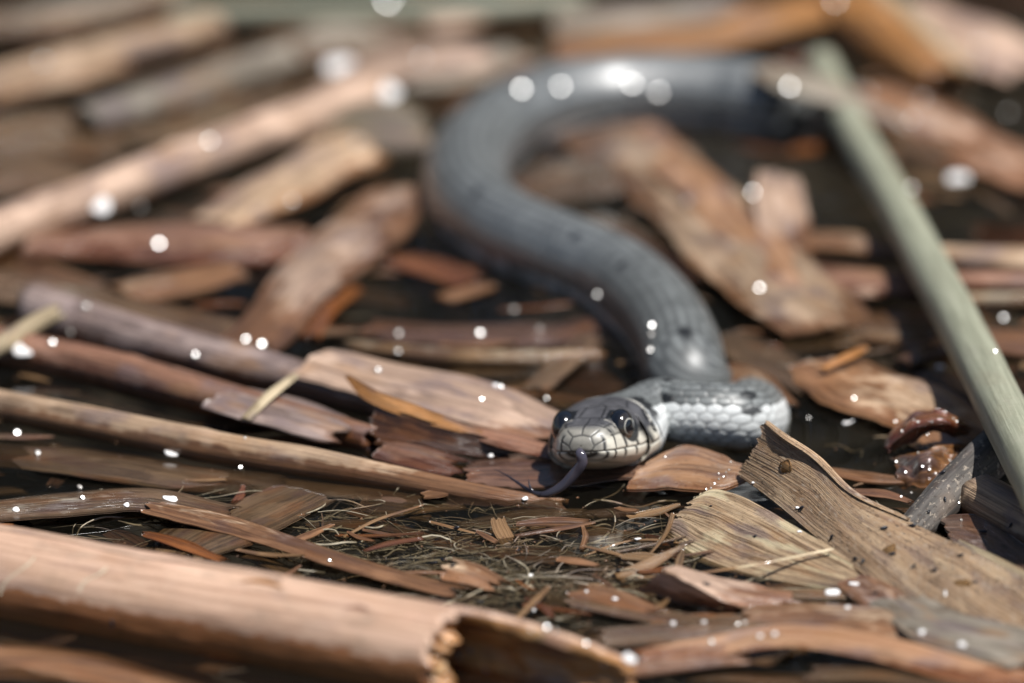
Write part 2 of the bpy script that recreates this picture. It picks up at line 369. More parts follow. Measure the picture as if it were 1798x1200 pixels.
    seam = np.maximum(seam, tp*tpn)
    pal = sm(orb, 1.0, 1.1)*sm(orb, 1.3, 1.12)*(yy < .9)*(ax > .3)*.6
    base_c = base_c*(1-pal[..., None])+lin(.45, .42, .36)*pal[..., None]
    # collar: pale rim, then a black crescent
    yb = 2.36-.32*np.clip(ax/.9, 0, 1)**2+.12*sm(z, .2, -.3)
    rim = G(yy-yb, .035)*sm(z, -.45, .0)*sm(ax, .1, .5); base_c = base_c*(1-rim[..., None])+lin(.52, .50, .44)*rim[..., None]
    # ---- body scales
    r_ = W[:, None]
    rows = 17; dphi = 4.6/rows; per = .215+.006*np.clip(ST-3, 0, 12)
    sacc = np.concatenate([[0], np.cumsum(np.diff(st)/((per[1:, 0]+per[:-1, 0])/2))])[:, None]
    b = PH/dphi; best = np.full((n, NV), 9.0); sec = best.copy(); ci = np.zeros((n, NV)); cj = ci.copy(); DA = ci.copy(); DB = ci.copy()
    for k in (-1, 0, 1):
        j = np.round(b)+k; off = .5*(np.mod(j, 2))
        for kk in (-1, 0, 1):
            i = np.round(sacc-off)+kk; da = sacc-off-i; db = b-j
            d = np.hypot(da*1.16, db*.96)
            nb = d < best
            sec = np.where(nb, best, np.minimum(sec, d)); ci = np.where(nb, i, ci); cj = np.where(nb, j, cj); DA = np.where(nb, da, DA); DB = np.where(nb, db, DB); best = np.where(nb, d, best)
    edge = sec-best
    vent = sm(np.abs(PH), 2.22, 2.34)
    rnd = hash1(ci*3.7+cj*91.3, 7); rnd2 = hash1(ci*5.1+cj*17.9, 21)
    phc = np.abs(cj)*dphi
    bound = 1.02+.10*(rnd-.5)+.55*sm(ST, 8.2, 10.2)+.3*sm(ST, 10, 13)
    white = sm(phc, bound-.02, bound+.02)
    gcol = lin(.120, .127, .124)*(1+.45*(rnd[..., None]-.5))*(1-.12*sm(ST, 10, 13))[..., None]
    gcol = gcol*(1+.55*np.exp(-(DB/.16)**2)*sm(ST, 3.6, 4.6))[..., None]   # pale keel on each scale
    gcol = gcol*(1-.6*sm(phc, .9, 1.8)*sm(ST, 9, 12))[..., None]
    wcol = lin(.64, .66, .65)*(1+.08*(rnd2[..., None]-.5))
    bcol = gcol*(1-white[..., None])+wcol*white[..., None]
    gr = sm(edge, .20, .03)
    bcol = bcol*(1-gr*(.64-.06*white))[..., None]
    spot = ((rnd2 > .925) & (np.abs(phc-bound) < .42) & (ST < 12)) | ((rnd2 > .985) & (phc < 1.0))
    spm = spot*sm(edge+.25*noise2(sacc*7, b*7, 4), .0, .12)
    bcol = bcol*(1-.93*spm[..., None])
    vper = np.mod(sacc/1.6, 1.0); vcol = lin(.74, .75, .72)*(1-.6*sm(np.abs(vper-.5), .44, .5))[..., None]
    vcol = vcol*(1-.8*sm(ST, 9, 14))[..., None]
    bcol = bcol*(1-vent[..., None])+vcol*vent[..., None]
    bm = sm(yy, yb+.02, yb+.10)*np.ones_like(x)                   # 1 where body scales begin
    cres = sm(yy, yb+.07, yb+.10)*sm(yy, yb+.50+.05*np.sin(PH*24), yb+.36+.05*np.sin(PH*24))*sm(np.abs(PH), .28, .5)*sm(np.abs(PH), 1.28, 1.1)
    cres2 = line(np.abs(yy-(yb+.17+.10*(z < 0)*(-z))), .045)*sm(np.abs(PH), 1.0, 1.2)*sm(np.abs(PH), 2.5, 2.2)
    bcol = bcol*(1-.93*np.maximum(cres, cres2)[..., None])
    head_c = base_c*(1-.72*groove[..., None]); head_c = head_c*(1-.96*seam[..., None])
    C_ = head_c*(1-bm[..., None])+bcol*bm[..., None]
    # relief
    disp = -(.010*groove+.012*np.minimum(seam, 1)*.6+.022*lip)*(1-bm)
    amp = .020-.015*sm(ST, 9.5, 12)
    disp = disp+bm*(1-vent)*amp*(.9*DA+.6*np.clip(edge*2.2, 0, 1)-.5)+bm*vent*.02*(vper-.5)
    rx, rz = unit(np.stack([x/np.maximum(W[:, None], .1)**2, (z-.05)/np.maximum(TP[:, None], .1)**2], -1)).transpose(2, 0, 1)
    x = x+rx*disp; z = z+rz*disp
    k = 1+(HS-1)*np.clip((3.3-yh)/1.0, 0, 1)[:, None]; x = x*k; z = z*k
    V = C[:, None, :]+S[:, None, :]*x[..., None]+U[:, None, :]*z[..., None]
    F = grid_faces(n, NV, closed=True, flip=True).tolist(); F.append(list(range(NV))); F.append(list(range((n-1)*NV, n*NV))[::-1])
    mesh_obj('body', V.reshape(-1, 3)-base, F, M['snake'], parent=root, col=np.concatenate([np.clip(C_, 0, 1), np.broadcast_to((.30-.15*sm(ST, 2.6, 3.4)+.85*sm(ST, 19, 23))[..., None], C_.shape[:2]+(1,))], -1).reshape(-1, 4), origin=np.zeros(3))
    # eyes
    for sgn in (1, -1):
        c = SN+HS*(HX*sgn*.535+HY*.95+HZ*.39)
        axv = unit(HX*sgn*.90-HY*.50+HZ*.02); axl = HX*sgn
        e1 = unit(np.cross(axv, HZ)); e2 = np.cross(e1, axv)
        th = np.linspace(0, math.pi*.62, 90); al = np.linspace(0, 2*math.pi, 72, endpoint=False)
        TH, AL = np.meshgrid(th, al, indexing='ij')
        Vv = HS*.325*(axv*np.cos(TH)[..., None]+e1*(np.sin(TH)*np.cos(AL))[..., None]+e2*(np.sin(TH)*np.sin(AL))[..., None])
        Vv = c+Vv-axl*((Vv@axl)*.22)[..., None]
        ring_ = np.exp(-((TH-.47)/.028)**2)*(.55+.45*np.sin(AL*1+.6)); iris = ((TH > .5) & (TH < .95))
        cc = np.where(iris[..., None], lin(.020, .017, .015), lin(.006, .007, .010)) + ring_[..., None]*lin(.62, .60, .52)
        cc = cc+(iris*np.clip(noise2(AL*9, TH*18, 3), 0, 1)*.02)[..., None]
        F = grid_faces(90, 72, closed=True, flip=False)
        o = mesh_obj('eye', Vv.reshape(-1, 3)-base, F, M['eye'], parent=root, col=np.clip(cc, 0, 1).reshape(-1, 3), origin=np.zeros(3))
        o['label'] = 'round black eye with thin pale ring'
    # tongue
    def tube(P, R, flat=1.0, nn=60, m=14):
        P = catmull(P, nn); R = np.interp(np.linspace(0, 1, nn), np.linspace(0, 1, len(R)), R)
        t = unit(np.gradient(P, axis=0)); s = unit(np.cross(t, FWD)); u_ = np.cross(s, t)
        a = np.linspace(0, 2*math.pi, m, endpoint=False)
        return (P[:, None]+R[:, None, None]*(s[:, None]*np.cos(a)[None, :, None]+flat*u_[:, None]*np.sin(a)[None, :, None])).reshape(-1, 3), grid_faces(nn, m, closed=True)
    m0 = SN+HY*.25+HZ*.02
    Vs, Fs, off = [], [], 0
    for P, R in [([m0, SN+np.array([-.02, -.03, .01]), at(1022, 812, .80), at(1009, 832, .53), at(987, 854, .25), at(958, 868, .1), at(938, 867, .1)], [.10, .115, .125, .12, .105, .08, .05]),
                 ([at(950, 869, .1), at(936, 866, .1), at(912, 850, .2), at(888, 834, .33), at(866, 823, .42)], [.055, .045, .03, .018, .004]),
                 ([at(948, 869, .1), at(936, 864, .13), at(930, 853, .25), at(928, 841, .38)], [.05, .04, .024, .005])]:
        v_, f_ = tube(P, R, .7); Vs.append(v_); Fs.append(f_+off); off += len(v_)
    Vt = np.vstack(Vs); dd = np.linalg.norm(Vt-SN, axis=1)
    tc = lin(.022, .020, .027)[None]*(1+1.8*np.exp(-((dd-.2)/.6)**2))[:, None]
    o = mesh_obj('tongue', Vt-base, np.vstack(Fs), M['tongue'], parent=root, col=tc, origin=np.zeros(3)); o['label'] = 'dark forked tongue hanging to the water'
build_snake()
# ------------------------------------------------------------------ reeds
rng = random.Random(5)
SEED = [0]
def sheet(name, Vg, mat, thick, parent=None, rcu=None, rcv=None):
    "a thin plate of real thickness over the grid Vg (nu, nv, 3)"
    nu, nv, _ = Vg.shape
    du = np.gradient(Vg, axis=0); dv = np.gradient(Vg, axis=1); N = unit(np.cross(du, dv))
    if N[..., 2].mean() < 0: N = -N
    th = thick if np.ndim(thick) else np.full((nu, nv), thick)
    lo = Vg-N*th[..., None]
    V = np.vstack([Vg.reshape(-1, 3), lo.reshape(-1, 3)]); n0 = nu*nv
    F = [grid_faces(nu, nv), grid_faces(nu, nv, off=n0, flip=True)]
    idx = np.arange(n0).reshape(nu, nv)
    for e in (idx[0], idx[-1][::-1], idx[:, 0][::-1], idx[:, -1]):
        F.append(np.stack([e[:-1], e[1:], e[1:]+n0, e[:-1]+n0], -1))
    L = np.concatenate([[0], np.cumsum(np.linalg.norm(np.diff(Vg[:, nv//2], axis=0), axis=1))])
    Wd = np.broadcast_to(np.linspace(0, 1, nv)[None]*np.linalg.norm(np.diff(Vg, axis=1), axis=2).sum(1).mean(), (nu, nv))
    rc = np.stack([np.broadcast_to(L[:, None], (nu, nv)), Wd, np.zeros((nu, nv))], -1).reshape(-1, 3)
    return mesh_obj(name, V, np.vstack(F), mat, parent=parent, rc=np.vstack([rc, rc]))
def ragged(Vg, sd, amt=.35):
    "tears the two ends of the grid along its fibres"
    nu, nv, _ = Vg.shape
    t = np.linspace(0, 1, nu)[:, None]; v = np.linspace(0, 1, nv)
    L = np.linalg.norm(np.diff(Vg[:, nv//2], axis=0), axis=1).sum()
    a = amt/L*(np.abs(noise1(v*6, sd))*.6+.5*np.abs(noise1(v*17, sd+1))); b = amt/L*(np.abs(noise1(v*5, sd+2))*.6+.5*np.abs(noise1(v*15, sd+3)))
    tt = np.clip(a[None]+(1-a-b)[None]*t, 0, 1)*(nu-1); i = np.clip(tt.astype(int), 0, nu-2); f = (tt-i)[..., None]
    j = np.broadcast_to(np.arange(nv), (nu, nv))
    return Vg[i, j]*(1-f)+Vg[i+1, j]*f
def ridges(Vg, sd, amp, per):
    nu, nv, _ = Vg.shape
    if amp <= 0: return Vg
    Wd = np.broadcast_to(np.linspace(0, 1, nv)[None]*np.linalg.norm(np.diff(Vg, axis=1), axis=2).sum(1).mean(), (nu, nv))
    v = Wd/per; u = np.linspace(0, 8, nu)[:, None]
    N = unit(np.cross(np.gradient(Vg, axis=0), np.gradient(Vg, axis=1))); N = N*np.where(N[..., 2:] < 0, -1, 1)
    return Vg+N*(amp*(np.sin(v*2*math.pi+1.2*noise1(u*.5, sd))*.7+.6*noise2(v*.7+u*.03, u*.6, sd)))[..., None]
def strip(name, label, cat, mat, pts, wid, curl=0.0, roll=0.0, fold=0.0, ridge=.0, per=.12, thick=.03, nu=None, nv=13, rag=.3, wob=.04, group=None, parent=None, twist=0.0):
    "a leaf strip: centre line through bearings at heights, widths as seen across it"
    SEED[0] += 1; sd = SEED[0]
    P = [at(*p) for p in pts]
    L = np.linalg.norm(np.diff(np.array(P), axis=0), axis=1).sum(); nu = nu or int(np.clip(L*6, 16, 70))
    c = catmull(P, nu); t = np.linspace(0, 1, nu)
    c[:, 2] += wob*noise1(t*L*.5, sd); c[:, 0] += wob*noise1(t*L*.4, sd+.3)
    T = unit(np.gradient(c, axis=0)); s = unit(np.cross(T, [0, 0, 1.0])); n_ = np.cross(s, T)
    r = (roll+twist*(t-.5)+.10*noise1(t*L*.3, sd+.7))[:, None]
    s, n_ = s*np.cos(r)+n_*np.sin(r), n_*np.cos(r)-s*np.sin(r)
    # width in cm from the width seen across
    q0 = proj(c); q1 = proj(c+s*.2); tp = unit(np.gradient(q0, axis=1).T); d = (q1-q0).T
    k = np.abs(d[:, 0]*tp[:, 1]-d[:, 1]*tp[:, 0])/.2; k = np.maximum(k, 22)
    if abs(curl) > 1.5: k = np.maximum(k, 60)
    if max(wid) > 32: wid = [max(q, .78*max(wid)) for q in wid]; rag = max(rag, .55)
    wpx = np.interp(t, np.linspace(0, 1, len(wid)), wid)
    w_ = np.minimum(wpx/k, 4.5)
    v = np.linspace(-1, 1, nv)[None, :]
    el = 1+.07*noise1(t*L*.5, sd+2)+.02*noise1(t*L*4, sd+3); er = 1+.07*noise1(t*L*.5, sd+4)+.02*noise1(t*L*4, sd+5)
    side = np.where(v < 0, el[:, None], er[:, None])*v
    h = w_[:, None]/2
    if abs(curl) > .01:
        R = h/math.sin(min(abs(curl)/2, math.pi/2)); a = side*abs(curl)/2
        x = R*np.sin(a); z = math.copysign(1, curl)*R*(np.cos(a)-math.cos(curl/2))
    else: x = h*side; z = np.zeros_like(x)
    z = z+fold*h*(1-np.abs(side)*1.0)+.022*w_[:, None]*noise2(t[:, None]*L*.5+v*0, v*1.5+t[:, None]*0, sd)
    Vg = c[:, None]+s[:, None]*x[..., None]+n_[:, None]*z[..., None]
    Vg = ridges(Vg, sd, ridge, per)
    if rag: Vg = ragged(Vg, sd, rag)
    o = sheet(name, Vg, mat, thick, parent)
    if label: tag(o, label, cat, group)
    return o
def rails(name, label, cat, mat, R, nu=60, nv=30, ridge=0.0, per=.12, thick=.05, rag=.25, bulge=0.0, sharp=False, group=None, parent=None, rough=.03):
    "a leaf spanned between rails; each rail a line of (bearing, bearing, height)"
    SEED[0] += 1; sd = SEED[0]
    C = np.stack([catmull([at(*p) for p in r], nu) for r in R], 1)
    if len(R) == 2: 
        v = np.linspace(0, 1, nv)[None, :, None]; Vg = C[:, :1]*(1-v)+C[:, 1:]*v
        Vg[..., 2] += bulge*np.sin(np.linspace(0, math.pi, nv))[None]
    elif sharp:
        q = np.linspace(0, len(R)-1, nv); i = np.minimum(q.astype(int), len(R)-2); f = (q-i)[None, :, None]; Vg = C[:, i]*(1-f)+C[:, i+1]*f
    else: Vg = np.stack([catmull(C[k], nv) for k in range(nu)], 0)
    u = np.linspace(0, 1, nu)[:, None]; vv = np.linspace(0, 1, nv)[None]
    Vg[..., 2] += rough*noise2(u*9, vv*4, sd)
    Vg = ridges(Vg, sd, ridge, per)
    if rag: Vg = ragged(Vg, sd, rag)
    o = sheet(name, Vg, mat, thick, parent)
    if label: tag(o, label, cat, group)
    return o
def stem(name, label, cat, mat, pts, dia, wall=.12, nodes=(), nv=20, flat=1.0, rag=.2, group=None, parent=None, wob=.03):
    "a hollow reed stem: outer wall, torn ends, inner wall; dia as seen across"
    SEED[0] += 1; sd = SEED[0]
    P = [at(*p) for p in pts]; L = np.linalg.norm(np.diff(np.array(P), axis=0), axis=1).sum(); nu = int(np.clip(L*5, 16, 80))
    c = catmull(P, nu); t = np.linspace(0, 1, nu); c[:, 2] += wob*noise1(t*L*.4, sd)
    T = unit(np.gradient(c, axis=0)); s = unit(np.cross(T, [0, 0, 1.0])); n_ = np.cross(s, T)
    k = FPX/((c-CAM)@FWD); r = np.interp(t, np.linspace(0, 1, len(dia)), dia)/k/2
    for nd in nodes: r = r*(1+.10*np.exp(-((t-nd)*L/.18)**2)-.05*np.exp(-((t-nd)*L/.08)**2))
    a = np.linspace(0, 2*math.pi, nv, endpoint=False)[None]
    def shell(rr, amt, so):
        j = rr[:, None]*(1+.04*noise2(np.cos(a)*2+t[:, None]*3, np.sin(a)*2+t[:, None]*L*.5, sd))
        G_ = c[:, None]+s[:, None]*(j*np.cos(a))[..., None]+n_[:, None]*(j*np.sin(a)*flat)[..., None]
        e0 = amt*(noise1(np.linspace(0, 9, nv), sd+so))[None, :, None]*T[0]; e1 = amt*(noise1(np.linspace(0, 9, nv), sd+so+1))[None, :, None]*T[-1]
        G_[:1] += e0; G_[-1:] += e1; return G_
    out = shell(r, rag, 0); inn = shell(np.maximum(r-wall, r*.45), rag, 0)
    V = np.vstack([out.reshape(-1, 3), inn.reshape(-1, 3)]); n0 = nu*nv
    F = [grid_faces(nu, nv, closed=True), grid_faces(nu, nv, closed=True, off=n0, flip=True)]
    e = np.arange(nv); e2 = (e+1) % nv
    F.append(np.stack([e, e+n0, e2+n0, e2], -1)); q = (nu-1)*nv; F.append(np.stack([e+q, e2+q, e2+q+n0, e+q+n0], -1))
    Ls = np.broadcast_to((t*L)[:, None], (nu, nv)); va = np.broadcast_to(np.abs(a-math.pi)*r.mean(), (nu, nv))
    rc = np.stack([Ls, va, 0*Ls], -1).reshape(-1, 3)
    o = mesh_obj(name, V, np.vstack(F), mat, parent=parent, rc=np.vstack([rc, rc]))
    if label: tag(o, label, cat, group)
    return o

# ---- the thick cane lying half sunk, its end torn open
def big_cane():
    base = at(300, 1060, 0); root = empty('reed_cane', base)
    tag(root, 'thick pale cane half sunk in water with its hollow end torn open', 'reed')
    A, B = at(-260, 973, .36), at(1120, 1222, .36); ax = unit(B-A); Lt = np.linalg.norm(B-A)
    s = unit(np.cross(ax, [0, 0, 1.0])); n_ = np.cross(s, ax)      # s points to the viewer
    r, wall = 1.17, .24
    nv = 96; a = np.linspace(0, 2*math.pi, nv, endpoint=False)     # 0 viewer side, pi/2 top, pi far side
    xs = lambda px: np.dot(at(px, 973+(px+260)*.1804, .36)-A, ax)
    e_front, e_back = xs(792), xs(1075)
    da = np.abs((a-3.5+math.pi) % (2*math.pi)-math.pi)             # away from the far upper side
    sh = np.clip((da-.5)/1.3, 0, 1); sh = sh*sh*(3-2*sh)
    end = e_back*(1-sh)+e_front*sh+.16*noise1(a*9, 3)+.08*noise1(a*31, 4)
    lowf = np.clip((np.abs((a-5.2+math.pi) % (2*math.pi)-math.pi) < .8)*1.0, 0, 1); end = end+lowf*.25
    nu = 150; t = np.linspace(0, 1, nu)[:, None]
    U_ = end[None]*t**.9
    def wallsurf(rr, extra=0):
        u = U_+extra*t
        taper = 1-.10*np.clip((u-e_front)/(e_back-e_front), 0, 1)
        q = rr*taper*(1+.012*noise2(u*.5, a[None]*2/1+0*u, 5)+.006*noise2(u*2.0, a[None]*6+0*u, 6))
        return A+ax*u[..., None]+s*(q*np.cos(a))[..., None]+n_*(q*np.sin(a))[..., None]
    out, inn = wallsurf(r), wallsurf(r-wall*1.0)
    rim = .5*(out[-1]+inn[-1])+ax*.05
    va = np.broadcast_to((np.abs(a-math.pi)*r)[None], (nu, nv)); rc = np.stack([U_, va, 0*U_], -1).reshape(-1, 3)
    Vr = np.vstack([out.reshape(-1, 3), rim]); n0 = nu*nv; e = np.arange(nv); e2 = (e+1) % nv; q = (nu-1)*nv
    F = np.vstack([grid_faces(nu, nv, closed=True), np.stack([e+q, e2+q, e2+n0, e+n0], -1)])
    mesh_obj('rind', Vr-base, F, M['cane'], parent=root, rc=np.vstack([rc, rc[-nv:]]), origin=np.zeros(3))
    lump = .10*noise2(U_*2.2, a[None]*3+0*U_, 11)+.06*noise2(U_*6, a[None]*8+0*U_, 12)
    rad = unit(s*np.cos(a)[:, None]+n_*np.sin(a)[:, None])
    inn2 = inn-rad[None]*(.06+.7*np.clip(lump, -.03, 1)*np.clip((U_-e_front+3)/1.5, 0, 1))[..., None]
    Vi = np.vstack([inn2.reshape(-1, 3), rim]); rc2 = np.vstack([rc, rc[-nv:]])
    F = np.vstack([grid_faces(nu, nv, closed=True, flip=True), np.stack([e+q, e+n0, e2+n0, e2+q], -1)])
    mesh_obj('pith_lining', Vi-base, F, M['pith'], parent=root, rc=rc2, origin=np.zeros(3))
    # spongy plug of pith left in the near half of the hollow
    th, u = np.meshgrid(np.linspace(0, 2*math.pi, 40, endpoint=False), np.linspace(0, 1, 30), indexing='xy')
    for (du, cx, cz, rr, ln, sd) in [(-.15+.25*math.sin(k*2.3), .72*math.cos(1.05-k*.33), .72*math.sin(1.05-k*.33), .26+.07*math.sin(k*5.1), .8+.3*math.cos(k*3), 3+k) for k in range(8)]:
        R_ = rr*np.sin(np.clip(u, 0, 1)*math.pi)**.5*(1+.35*noise2(np.cos(th)*2+sd, np.sin(th)*2+u*5, sd)+.2*noise2(np.cos(th)*5+sd, np.sin(th)*5+u*12, sd+1))
        G_ = A+ax*(e_front+du-ln*.5+u*ln)[..., None]+s*(cx+R_*np.cos(th))[..., None]+n_*(cz+R_*np.sin(th)*.85)[..., None]
        rcp = np.stack([u*ln, th*rr, 0*u], -1).reshape(-1, 3)
        mesh_obj('pith_plug', G_.reshape(-1, 3)-base, grid_faces(30, 40, closed=True), M['pith'], parent=root, rc=rcp, origin=np.zeros(3))
    # crack and peeled threads on the rind
    def on_rind(px, ang, out_=.012):
        u = xs(px); return A+ax*u+(s*math.cos(ang)+n_*math.sin(ang))*(r+out_)
    for px0, a0, px1, a1 in [(92, .95, 48, .15), (215, 1.0, 182, .45)]:
        k = np.linspace(0, 1, 24); P = np.array([on_rind(px0+(px1-px0)*q+4*math.sin(q*7), a0+(a1-a0)*q, .012) for q in k])
        wv = .022+.018*np.abs(noise1(k*8, px0)); d = ax[None]*wv[:, None]
        G_ = np.stack([P-d, P+d*.2+unit(P-A)*0+.02*rad[:1]*0, P+d], 1); G_[:, 1] += (G_[:, 1]-(A+ax*np.dot(G_[:, 1]-A, ax)[:, None]))*.012
        sheet('peeled_thread', G_-base, M['white_thread'], .01, parent=root)
    k = np.linspace(0, 1, 20); P0 = np.array([on_rind(440+75*q, 1.22+.05*math.sin(q*3), .014) for q in k]); P1 = np.array([on_rind(440+75*q, 1.22+.16*math.sin(q*math.pi)+.01, .016) for q in k])
    sheet('split', np.stack([P0, P1], 1)-base, M['orange'], .012, parent=root)
    k = np.linspace(0, 1, 12); P0 = np.array([on_rind(630+45*q, 1.05, .014) for q in k]); P1 = np.array([on_rind(630+45*q, 1.05+.10*math.sin(q*math.pi), .016) for q in k])
    sheet('split', np.stack([P0, P1], 1)-base, M['red'], .012, parent=root)
    P = [on_rind(px, 1.52+.06*math.sin(px*.02), .0) for px in range(-60, 520, 20)]; P = np.array(P)
    sheet('peeled_edge', np.stack([P-s*.05+n_*.03, P+n_*.045, P+s*.05+n_*.015], 1)-base, M['pink'], .02, parent=root)
M['white_thread'] = simple_mat('pale_thread', (.62, .52, .38), .6)
big_cane()

RL, RS = 'reed leaf', 'reed'
# ---- around the head
rails('reed_leaf', 'broad weathered brown leaf with a raised torn tip leaning up beside the snake', RL, M['leafC'],
      [[(1336, 742, 1.55), (1378, 770, 1.45), (1432, 806, 1.2), (1500, 872, .85), (1620, 928, .62), (1720, 978, .5), (1880, 1060, .45)],
       [(1318, 790, 1.0), (1365, 815, .95), (1425, 862, .75), (1510, 940, .55), (1620, 1015, .42), (1740, 1100, .35), (1860, 1170, .3)],
       [(1288, 834, .40), (1345, 868, .38), (1425, 934, .25), (1530, 1022, .18), (1640, 1112, .12), (1730, 1190, .08), (1820, 1270, .05)]], nu=120, nv=70, ridge=.010, per=.075, thick=.07, rag=.22, rough=.05)
strip('reed_leaf', 'thick rolled rim strip along the upper edge of the weathered raised leaf', RL, M['leafC'], [(1345, 738, 1.62), (1382, 768, 1.52), (1436, 806, 1.25), (1500, 868, .9), (1600, 915, .7)], [8, 12, 11, 9, 6], curl=2.0, thick=.04, rag=.15, ridge=.006, per=.05)
rails('reed_leaf', 'straw coloured leaf with deep lengthwise ribs just below the raised weathered leaf', RL, M['leafD'],
      [[(1222, 872, .28), (1264, 860, .34), (1350, 896, .34), (1450, 955, .30), (1556, 1022, .12)],
       [(1176, 905, .10), (1240, 930, .22), (1320, 960, .24), (1420, 1000, .20), (1545, 1034, .08)],
       [(1150, 935, -.15), (1205, 972, -.05), (1290, 1004, -.02), (1400, 1026, .0), (1530, 1046, -.02)]], nu=70, nv=130, ridge=.018, per=.085, thick=.04, rag=.45)
rails('reed_leaf', 'orange brown wet leaf that the jaw of the snake rests on', RL, M['tanwet'],
      [[(1140, 806, .42), (1190, 783, .50), (1222, 783, .52), (1262, 797, .46), (1330, 826, .42)],
       [(1092, 860, .16), (1160, 858, .22), (1215, 859, .24), (1262, 861, .24), (1318, 842, .30)]], nu=50, nv=34, ridge=.006, per=.09, thick=.05, rag=.10, bulge=.06)
rails('reed_leaf', 'dark purple brown sodden leaf lying under the snout of the snake', RL, M['purple'],
      [[(820, 812, .08), (900, 798, .12), (985, 790, .14), (1060, 806, .12), (1150, 815, .1)],
       [(800, 850, -.05), (900, 858, .0), (990, 852, .06), (1070, 842, .10), (1140, 842, .1)]], nu=60, nv=24, ridge=.012, per=.2, thick=.04, bulge=.10)
rails('reed_leaf', 'folded pinkish brown leaf tenting out of the shallow fibre tangle', RL, M['pink'],
      [[(1168, 990, .52), (1250, 1010, .42), (1340, 1030, .26), (1452, 1058, .04)],
       [(1160, 996, .70), (1212, 1026, .58), (1262, 1052, .36), (1305, 1070, .10)],
       [(1112, 1034, .04), (1180, 1054, .04), (1240, 1068, .02), (1290, 1078, -.02)]], nu=50, nv=36, sharp=True, thick=.035, ridge=.008, per=.09)
S_ = strip
S_('reed_leaf', 'pale pointed leaf tip rising from the fibre tangle', RL, M['straw'], [(1085, 1014, .02), (1150, 986, .15), (1208, 955, .32)], [24, 20, 3], roll=-.5, rag=.05)
S_('reed_leaf', 'short pale leaf tip bent down beside the pointed one', RL, M['olive'], [(1204, 960, .32), (1196, 984, .16), (1190, 1006, .0)], [5, 15, 12], roll=.4, rag=.05)
S_('twig', 'thin tan twig curving down from the ribbed leaf into dark water', 'twig', M['straw'], [(1178, 902, .12), (1170, 932, .12), (1156, 956, .08), (1139, 976, .0)], [9, 9, 7, 3], curl=2.5, rag=0, nv=9)
S_('grass_blade', 'long thin straw arching across the ribbed leaf', 'grass', M['straw'], [(1120, 1012, .04), (1230, 1006, .18), (1340, 990, .36), (1462, 965, .40)], [4, 5, 6, 5], curl=2.5, rag=0, nv=7)
S_('grass_blade', 'thin dry stem tip sticking out of the open water before the snake', 'grass', M['straw'], [(1025, 975, .02), (1070, 958, .06), (1110, 948, .14)], [3, 5, 4], curl=2.5, rag=0, nv=7)
# ---- lower corner beyond the cane and along the near edge
S_('reed_leaf', 'pale tan leaf just under the surface below the thick cane', RL, M['tan'], [(-80, 1160, -.1), (120, 1170, -.06), (340, 1226, -.12)], [60, 60, 50], curl=.6, ridge=.01)
S_('reed_leaf', 'grey tan leaf lying flat at the torn end of the cane', RL, M['grey'], [(1030, 1122, .02), (1180, 1112, .10), (1330, 1092, .12), (1490, 1080, .05)], [34, 40, 36, 22], curl=.6)
S_('reed_leaf', 'curved orange brown leaf with a dark hollow under its edge', RL, M['pinkor'], [(1090, 1168, .0), (1230, 1140, .25), (1390, 1118, .42), (1540, 1140, .40), (1700, 1180, .2), (1860, 1205, .1)], [26, 46, 50, 56, 56, 40], curl=1.6, roll=-.2)
S_('reed_leaf', 'wide tan leaf lying behind the curved orange brown one', RL, M['tan'], [(1290, 1092, .05), (1450, 1084, .18), (1620, 1108, .2), (1860, 1172, .2)], [36, 56, 66, 60], curl=.8)
S_('reed_leaf', 'pinkish leaf poking out of the water under the curved orange brown one', RL, M['pink'], [(1060, 1180, .02), (1200, 1162, .1), (1330, 1150, .1)], [26, 34, 24], curl=.8)
S_('reed_leaf', 'short pink brown leaf crossing the lower end of the weathered leaf', RL, M['pink'], [(1500, 1015, .15), (1548, 1050, .30), (1590, 1092, .24)], [60, 62, 46], curl=.6)
S_('reed_leaf', 'olive grey leaf flat over the fibres beneath the ribbed leaf', RL, M['olive'], [(1230, 1035, .08), (1370, 1044, .12), (1520, 1046, .12)], [16, 20, 16], curl=.5)
S_('reed_leaf', 'greyish leaf slanting below the folded pink leaf', RL, M['grey'], [(1000, 1052, .0), (1110, 1070, .06), (1230, 1094, .04), (1360, 1108, .0)], [26, 34, 30, 16], curl=.5)
S_('reed_leaf', 'brown leaf half sunk between fibres and folded pink leaf', RL, M['tan'], [(1010, 1040, -.02), (1080, 1052, .1), (1170, 1084, .04)], [22, 34, 20], curl=.9)
S_('reed_leaf', 'dull leaf skimming the water near the frame edge of the orange brown leaf', RL, M['olive'], [(1400, 1180, .0), (1560, 1186, .05), (1760, 1225, .02)], [24, 34, 30], curl=.4)
S_('reed_leaf', 'wide dusty leaf end lying over the foot of the weathered leaf', RL, M['grey'], [(1560, 1050, .3), (1680, 1105, .36), (1860, 1160, .3)], [60, 80, 80], curl=.5, ridge=.012)
